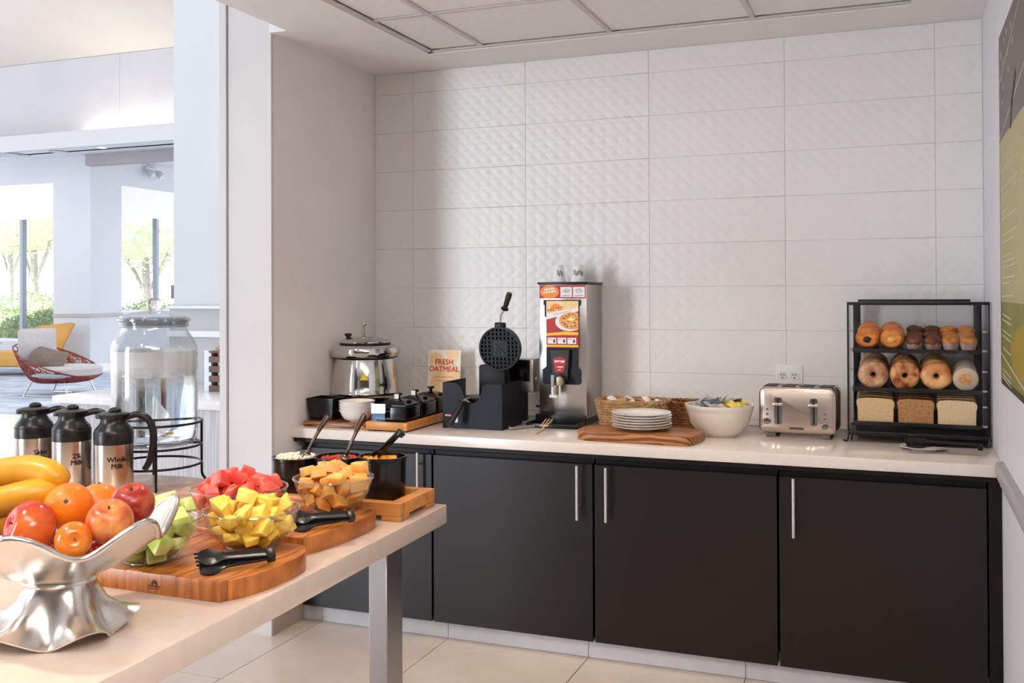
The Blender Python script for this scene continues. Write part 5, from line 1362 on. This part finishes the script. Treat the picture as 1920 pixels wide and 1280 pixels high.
tp = link_mesh('tap', LT([(0, 0), (.014, 0), (.012, .02), (.009, .035), (0, .036)], 20, T(-.06, -.105, jb + .03) @ RX(PI / 2)), chrome, jar)
link_mesh('tap_spout', TB([(-.06, -.135, jb + .034), (-.06, -.137, jb + .005)], .008, 10), chrome, tp)

# ---- milk carafes
def carafe(label, px, d, words, body_top, text_rz, handle_a):
    p = at_d(px, 560, d); r = .0502
    t = thing('milk_carafe', label, 'carafe', (p.x, p.y, TZ0), group='milk carafes')
    z = lambda py: at_d(px, py, d).z - TZ0
    zb_ = z(body_top)
    link_mesh('steel_body', LT([(0, 0), (r * .97, 0), (r, .004), (r, zb_), (0, zb_)], 48), mat('carafe_steel', C(196, 188, 180), .24, 1.0, bump=.015, scale=40, stretch=(1, 1, 14)), t)
    sh = link_mesh('shoulder', LT([(r * 1.005, zb_), (r * 1.01, zb_ + .002), (r * 1.01, zb_ + .030), (r * .95, zb_ + .039), (r * .76, zb_ + .050), (r * .66, zb_ + .060), (r * .68, zb_ + .072), (r * .72, zb_ + .075), (0, zb_ + .075)], 48), black_pl, t)
    link_mesh('band_line', TB(ring(r * 1.012, zb_ + .028, 40), .0009, 5, True), black_mt, sh)
    lid = link_mesh('lid', LT([(r * .80, zb_ + .074), (r * .83, zb_ + .079), (r * .6, zb_ + .083), (r * .3, zb_ + .085), (0, zb_ + .086)], 40), black_pl, t)
    link_mesh('thumb_knob', blob(NB(), .017, .011, .009, 2, 0, 1, 0, T(.004, 0, zb_ + .088) @ RZ(handle_a)), black_pl, lid)
    c_, s_ = math.cos(handle_a), math.sin(handle_a)
    link_mesh('pour_spout', PR([(0, -.014), (-.036, -.010), (-.046, 0), (-.036, .010), (0, .014)], zb_ + .066, zb_ + .080, .003, RZ(handle_a)), black_pl, t)
    hp = spline([(r * .62, 0, zb_ + .068), (r * 1.25, 0, zb_ + .075), (r * 1.82, 0, zb_ + .055), (r * 2.02, 0, zb_ + .01), (r * 1.85, 0, zb_ - .045), (r * 1.55, 0, zb_ - .075)], 6)
    bm = TB(hp, .008, 10, radii=[.008 + .002 * math.sin(i / 30 * PI) for i in range(len(hp))])
    bmesh.ops.transform(bm, matrix=RZ(handle_a), verts=bm.verts[:])
    link_mesh('handle', bm, black_pl, t)
    textmesh('lettering', words, .0185, black_mt, t, RZ(text_rz), .0006, cyl=(r + .0008, zb_ - .047))
    return t
vd = math.atan2(-.66, .75)      # azimuth pointing from the carafes to the camera
carafe('steel milk carafe lettered Whole Milk beside the wire stand', 213, 2.68, 'Whole\nMilk', 830, PI / 2 + vd + .08, vd + 1.35)
carafe('steel milk carafe lettered 2% Milk between the other two carafes', 134, 2.72, '2%\nMilk', 824, PI / 2 + vd + .20, vd + 1.5)
carafe('steel milk carafe lettered Skim Milk at the end behind bananas', 64, 2.80, 'Skim\nMilk', 818, PI / 2 + vd + .30, vd + 1.6)

# ---- pedestal bowl of whole fruit
pc_ = Vector((-1.345, 1.305, TZ0)); alu = mat('hammered_aluminium', C(224, 217, 210), .25, 1.0, bump=.12, scale=14)
pb = thing('pedestal_bowl', 'wavy rimmed polished aluminium pedestal bowl holding whole fruit', 'bowl', pc_)
def wavy(levels, n=96, close_top=False, close_bot=False):
    bm = NB(); rg = []
    for r, z, ar, az, m_, ph in levels:
        rg.append([bm.verts.new(((r + ar * math.cos(m_ * t + ph)) * math.cos(t), (r + ar * math.cos(m_ * t + ph)) * math.sin(t), z + az * math.cos(m_ * t + ph))) for t in [2 * PI * i / n for i in range(n)]])
    for a, b in zip(rg, rg[1:]):
        for i in range(n): bm.faces.new((a[i], a[(i + 1) % n], b[(i + 1) % n], b[i]))
    if close_bot: bm.faces.new(rg[0])
    if close_top: bm.faces.new(rg[-1])
    return bm
ph = -6 * (vd + .65)
bl_ = [(.050, .096, 0, 0, 6, ph), (.062, .102, .001, .001, 6, ph), (.100, .120, .004, .003, 6, ph), (.140, .148, .008, .008, 6, ph), (.166, .172, .012, .017, 6, ph), (.178, .182, .014, .022, 6, ph), (.182, .186, .014, .023, 6, ph), (.178, .189, .014, .022, 6, ph), (.164, .179, .012, .017, 6, ph), (.136, .155, .008, .008, 6, ph), (.098, .128, .004, .003, 6, ph), (.050, .110, .001, 0, 6, ph)]
link_mesh('fruit_dish', wavy(bl_, close_top=True, close_bot=True), alu, pb, 1.2)
ph2 = -5 * (vd + .35)
fl2 = [(.056, .100, 0, 0, 5, ph2), (.055, .094, 0, 0, 5, ph2), (.060, .080, .003, 0, 5, ph2), (.070, .055, .006, .001, 5, ph2), (.086, .034, .013, .005, 5, ph2), (.104, .022, .018, .012, 5, ph2), (.112, .019, .018, .014, 5, ph2), (.110, .0155, .018, .014, 5, ph2), (.09, .022, .012, .006, 5, ph2), (.05, .06, .003, 0, 5, ph2)]
for i, l in enumerate(fl2): pass
link_mesh('foot', wavy(fl2, close_top=False), alu, pb, 1.2)
rl = []
for i in range(96):
    t = 2 * PI * i / 96; wv = math.cos(6 * t + ph)
    rl.append(((.181 + .014 * wv) * math.cos(t), (.181 + .014 * wv) * math.sin(t), .187 + .023 * wv))
link_mesh('rolled_rim', TB(rl, .0055, 10, True), alu, pb)
link_mesh('collar', TB(ring(.0565, .097, 48), .005, 8, True), alu, pb)
orm = mat('orange_peel', C(240, 126, 22), .38, col2=C(232, 108, 14), scale=20, bump=.12, bscale=260, coat=.1)
apm = mat('red_apple_skin', C(176, 26, 20), .2, col2=C(226, 120, 44), scale=3.2, stretch=(3, 3, 1), detail=5, ramp=(.48, .78), coat=.2)
apm2 = mat('blush_apple_skin', C(186, 62, 32), .34, col2=C(230, 158, 84), scale=34, detail=9, ramp=(.36, .70), coat=.12, bump=.05)
apm3 = mat('dark_apple_skin', C(146, 26, 20), .32, col2=C(214, 106, 50), scale=30, detail=9, ramp=(.45, .78), coat=.15)
apm4 = mat('orange_apple_skin', C(214, 96, 20), .22, col2=C(236, 150, 40), scale=8, coat=.4)
stemm = mat('fruit_stem', C(84, 70, 34), .7)
def round_fruit(name, label, px, py, d, r, mt, sq=.95, axis=(0, 0, 0), dimple=True, group=None):
    c = at_d(px, py, d); t = thing(name, label, name, c, rot=axis, group=group)
    prof_ = []
    n = 18
    for i in range(n + 1):
        a = -PI / 2 + PI * i / n; rr_ = r * math.cos(a); z = r * sq * math.sin(a)
        if dimple: z *= 1 - .28 * math.exp(-(rr_ / (r * .32)) ** 2)
        prof_.append((abs(rr_) if 0 < i < n else 0, z))
    link_mesh('skin', LT(prof_, 36), mt, t)
    zt_2 = r * sq * (.72 if dimple else 1)
    if dimple: link_mesh('stem', TB([(0, 0, zt_2 - .004), (.001, 0, zt_2 + .006)], .0016, 6), stemm, t)
    else: link_mesh('stem_button', LT([(0, .0012), (.003, .0008), (.0042, -.001)], 10, T(0, 0, zt_2)), stemm, t)
    return t
face = (1.25, 0, vd + PI / 2)
round_fruit('orange', 'bright orange with green stem button facing out, atop the pedestal bowl', 129, 949, 1.66, .0392, orm, .98, (1.15, .15, vd + PI / 2 - .25), False)
round_fruit('orange', 'orange tucked behind the other fruit, touching dark red apple', 186, 946, 1.765, .039, orm, .98, (0, 0, 0), False)
round_fruit('apple', 'shiny red apple lying on its side at bowl rim below bananas', 56, 990, 1.60, .0445, apm, .88, (.25, -1.15, vd + PI / 2))
round_fruit('apple', 'blushed orange red apple resting on the rim crest beside the orange', 206, 977, 1.625, .0375, apm2, .96, (.4, .3, 0))
round_fruit('apple', 'dark red apple nearest the honeydew bowl', 249, 944, 1.70, .0365, apm3, .98, (.3, -.2, 1))
round_fruit('apple', 'small orange apple with its blossom end facing out low at the rim', 138, 1011, 1.585, .0285, apm4, .9, (1.35, 0, vd + PI / 2))
round_fruit('apple', 'red apple buried under the orange in the pedestal bowl', 112, 1032, 1.71, .034, apm3, .9, (.2, .4, 0))
round_fruit('apple', 'red apple buried at the middle of the pedestal bowl', 180, 1024, 1.71, .033, apm, .9, (.2, .1, 2))
banm = mat('banana_skin', C(218, 160, 34), .42, col2=C(196, 132, 22), scale=8, stretch=(1, 1, 1), detail=8, bump=.04, coat=.1); bant = mat('banana_tip', C(70, 52, 24), .7)
def banana(label, pts, rmax):
    P_ = [at_d(*q_) for q_ in pts]; c = P_[len(P_) // 2].copy(); t = thing('banana', label, 'banana', c, group='bananas in the pedestal bowl')
    path = spline([p_ - c for p_ in P_], 6); n = len(path)
    rad_ = [rmax * (.42 + .58 * min(1, math.sin(PI * (i + .6) / (n + .2)) * 1.7)) for i in range(n)]
    rad_[-1] = rmax * .30; rad_[-2] = rmax * .55; rad_[0] = rmax * .35
    link_mesh('peel', TB(path, rmax, 6, radii=rad_), banm, t, 1.2)
    dd = (path[-1] - path[-2]).normalized()
    link_mesh('tip', TB([path[-1] - dd * .001, path[-1] + dd * .006], .004, 6), bant, t)
    return t
banana('topmost banana arching over the red apple', [(-120, 985, 1.72), (-40, 905, 1.715), (40, 882, 1.71), (92, 888, 1.70), (122, 908, 1.69)], .026)
banana('second banana curving under the topmost one', [(-120, 1010, 1.67), (-40, 955, 1.665), (30, 932, 1.665), (80, 922, 1.68), (108, 924, 1.70)], .024)
banana('lowest banana lying behind the shiny red apple', [(-120, 1050, 1.68), (-50, 1000, 1.68), (10, 975, 1.69), (60, 965, 1.71), (90, 968, 1.74)], .0225)

# ================================================================== lobby furniture
wash = mat('whitewashed_wood', C(206, 204, 206), .5, col2=C(178, 176, 180), scale=6, stretch=(14, 14, .6), detail=8)
ix0, ix1 = ony(97, 744, 4.36).x, XL - .255
isl = thing('island_counter', 'white topped island counter with whitewashed wood front behind pillar', 'counter', (ix0, 4.36, 0))
LW = ix1 - ix0
link_mesh('island_top', B(0, LW, 0, .865, .82, .862, .004), mat('island_quartz', C(236, 234, 234), .15, col2=C(228, 226, 226), scale=20), isl)
for k in range(4): link_mesh('front_panel', B(.03 + k * (LW - .05) / 4 + .001, .03 + (k + 1) * (LW - .05) / 4 - .001, .03, .05, .10, .82, .001, 1), wash, isl)
link_mesh('island_body', B(.03, LW - .02, .05, .86, .10, .82), wash, isl)
link_mesh('plinth', B(.05, LW - .02, .08, .84, 0, .10), lobby_grey, isl)
# slatted wooden box with jars, white card
cp0 = ony(404, 700, 4.95); zc_ = .862
cr = thing('slatted_crate', 'brown slatted wooden box of small white pots beside the pillar', 'crate', (ony(391, 700, 4.85).x, 4.85, zc_))
CHt = ony(391, 655, 4.85).z - zc_ - .02
cwood = mat('grey_brown_wood', C(120, 98, 86), .6, col2=C(96, 76, 66), scale=10, stretch=(1, 1, 8)); cwd = .20
for k in range(4): link_mesh('slat', B(0, cwd, 0, .012, .0 + k * CHt / 4 + .0, k * CHt / 4 + CHt * .155, .002, 1), cwood, cr)
for x in (0, cwd - .02): link_mesh('crate_side', B(x, x + .02, .012, .13, 0, CHt, .002, 1), cwood, cr)
link_mesh('crate_back', B(.02, cwd - .02, .12, .13, 0, CHt, .001, 1), mat('dark_wood', C(50, 38, 34), .7), cr)
link_mesh('crate_top', B(0, cwd, .0, .13, CHt, CHt + .012, .002, 1), cwood, cr)
for k in range(4):
    j = tag(link_mesh('small_pot', LT([(0, 0), (.022, 0), (.026, .026), (.0, .026)], 20), pw if k < 3 else mat('pink_pot', C(220, 150, 150), .5)), 'small %s pot on %s tier of the slatted box' % ('white' if k < 3 else 'pink and white', ('lowest', 'second', 'third', 'top')[k]), 'pot', 'pots in the slatted box')
    j.location = cr.location + Vector((.05, .06, k * CHt / 4 + CHt * .155))
    link_mesh('pot_shelf', B(.02, cwd - .02, .012, .12, k * CHt / 4 + CHt * .135, k * CHt / 4 + CHt * .154), cwood, cr)
dry = thing('dried_bouquet', 'small dried straw bunch lying on top of the slatted box', 'dried flowers', cr.location + Vector((.06, .05, CHt + .012)))
straw = mat('straw', C(190, 150, 90), .8)
bm = NB(); rr = random.Random(4)
for k in range(40):
    a = rr.uniform(0, 6.28); tube(bm, [(rr.uniform(-.02, .06), rr.uniform(-.02, .02), .002), (rr.uniform(-.04, .07), rr.uniform(-.03, .03), rr.uniform(.01, .035))], .0025, 4)
o = link_mesh('straw_stems', bm, straw, dry); o['kind'] = 'stuff'
tag(link_mesh('white_card', B(0, .05, 0, .006, 0, ony(385, 656, 4.9).z - zc_, .001, 1), mat('card_bluewhite', C(225, 232, 245), .4)), 'upright white card standing beside the slatted box', 'card').location = (ony(383, 700, 4.86).x, 4.86, zc_)
# woven lounge chair
cc_ = onz(112, 741); cc_.z = .008
lc = thing('woven_lounge_chair', 'round red woven rope lounge chair with grey cushions', 'chair', cc_, .12)
rope = mat('red_rope', C(110, 34, 40), .55, col2=C(140, 60, 50), scale=6); fab = mat('grey_fabric', C(176, 172, 172), .9, col2=C(166, 162, 163), scale=40, sheen=.3)
def shell(t, s):    # t around 0..1 (0 = front), s from rim of seat 0 to top edge 1
    a = 2 * PI * t; back = (1 - math.cos(a)) / 2
    h = .07 + .46 * back ** 1.1
    r = .30 + .23 * s ** .5 + .05 * back * s
    return Vector((r * math.cos(a) * 1.08, r * math.sin(a), .20 + (h * s)))
bm = NB(); rr = random.Random(12)
for k in range(150):
    t0, s0 = rr.random(), rr.uniform(.05, .9); rd = rr.uniform(.03, .055)
    tube(bm, [shell((t0 + rd * math.cos(2 * PI * i / 12)) % 1, max(0, min(1, s0 + rd * 5.0 * math.sin(2 * PI * i / 12)))) * (1 + .01 * math.sin(i * 2 + k)) for i in range(12)], .0075, 4, True)
o = link_mesh('woven_shell', bm, rope, lc); o['kind'] = 'stuff'
bm = TB([shell(i / 48, 1) for i in range(48)], .010, 6, True); tube(bm, [shell(i / 48, 0) for i in range(48)], .014, 6, True)
for k in range(8): tube(bm, [shell(k / 8, 0), Vector((0, 0, .19))], .01, 5)
link_mesh('rope_frame', bm, rope, lc)
link_mesh('seat_cushion', LT([(0, .265), (.42, .265), (.485, .30), (.49, .385), (.44, .42), (0, .43)], 40, T(.10, 0, 0)), fab, lc)
for s in (-1, 1):
    bm = NB()
    tube(bm, spline([(.30, s * .26, .22), (.36, s * .30, .02), (.34, s * .30, .01), (-.30, s * .30, .01), (-.34, s * .30, .02), (-.24, s * .26, .22)], 4), .010, 8)
    link_mesh('sled_leg', bm, chrome, lc)
def cushion(name, label, w_, h_, t_, mt, loc, rot):
    bm = pillow(w_, h_, t_, 3)
    bmesh.ops.subdivide_edges(bm, edges=bm.edges[:], cuts=1, use_grid_fill=True)
    o = tag(link_mesh(name, bm, mt), label, 'cushion', 'lounge chair cushions'); o.location = loc; o.rotation_euler = rot
Mc = T(*cc_) @ RZ(.75)
cushion('throw_cushion', 'light grey square cushion leaning on the lounge chair back', .50, .46, .09, fab, at_d(70, 645, 14.2), (1.3, 0, .9))
cushion('throw_cushion', 'taupe lumbar cushion lying on the lounge chair seat', .48, .32, .08, mat('taupe_fabric', C(122, 108, 100), .95, col2=C(104, 92, 86), scale=60), at_d(90, 672, 14.05), (.95, .25, .45))
# mustard sofa
mus = mat('mustard_leather', C(208, 158, 84), .5, col2=C(198, 148, 76), scale=5)
sp0 = onz(70, 706); sf = thing('mustard_sofa', 'mustard yellow sofa with winged back behind the woven chair', 'sofa', (sp0.x, sp0.y, .008), .35)
link_mesh('seat_base', B(-2.2, .25, 0, .8, .16, .42, .04, 3), mus, sf)
link_mesh('back_rest', PR([(-.55, .36), (.02, .36), (.30, .90), (.22, .92), (-.36, .86), (-.46, .80)], 0, .10, .02, RXZ(.74)), mus, sf)
link_mesh('arm_rest', B(-1.3, -.7, .1, .16, .56, .60, .02, 2), mat('wood_arm', C(196, 190, 180), .5), sf)
for x in (-2.0, .1):
    for y in (.08, .7): link_mesh('leg', TB([(x, y, 0), (x, y, .17)], .022, 8), black_mt, sf)
link_mesh('arm_support', TB([(-1.0, .13, .40), (-1.0, .13, .57)], .02, 8), black_mt, sf)
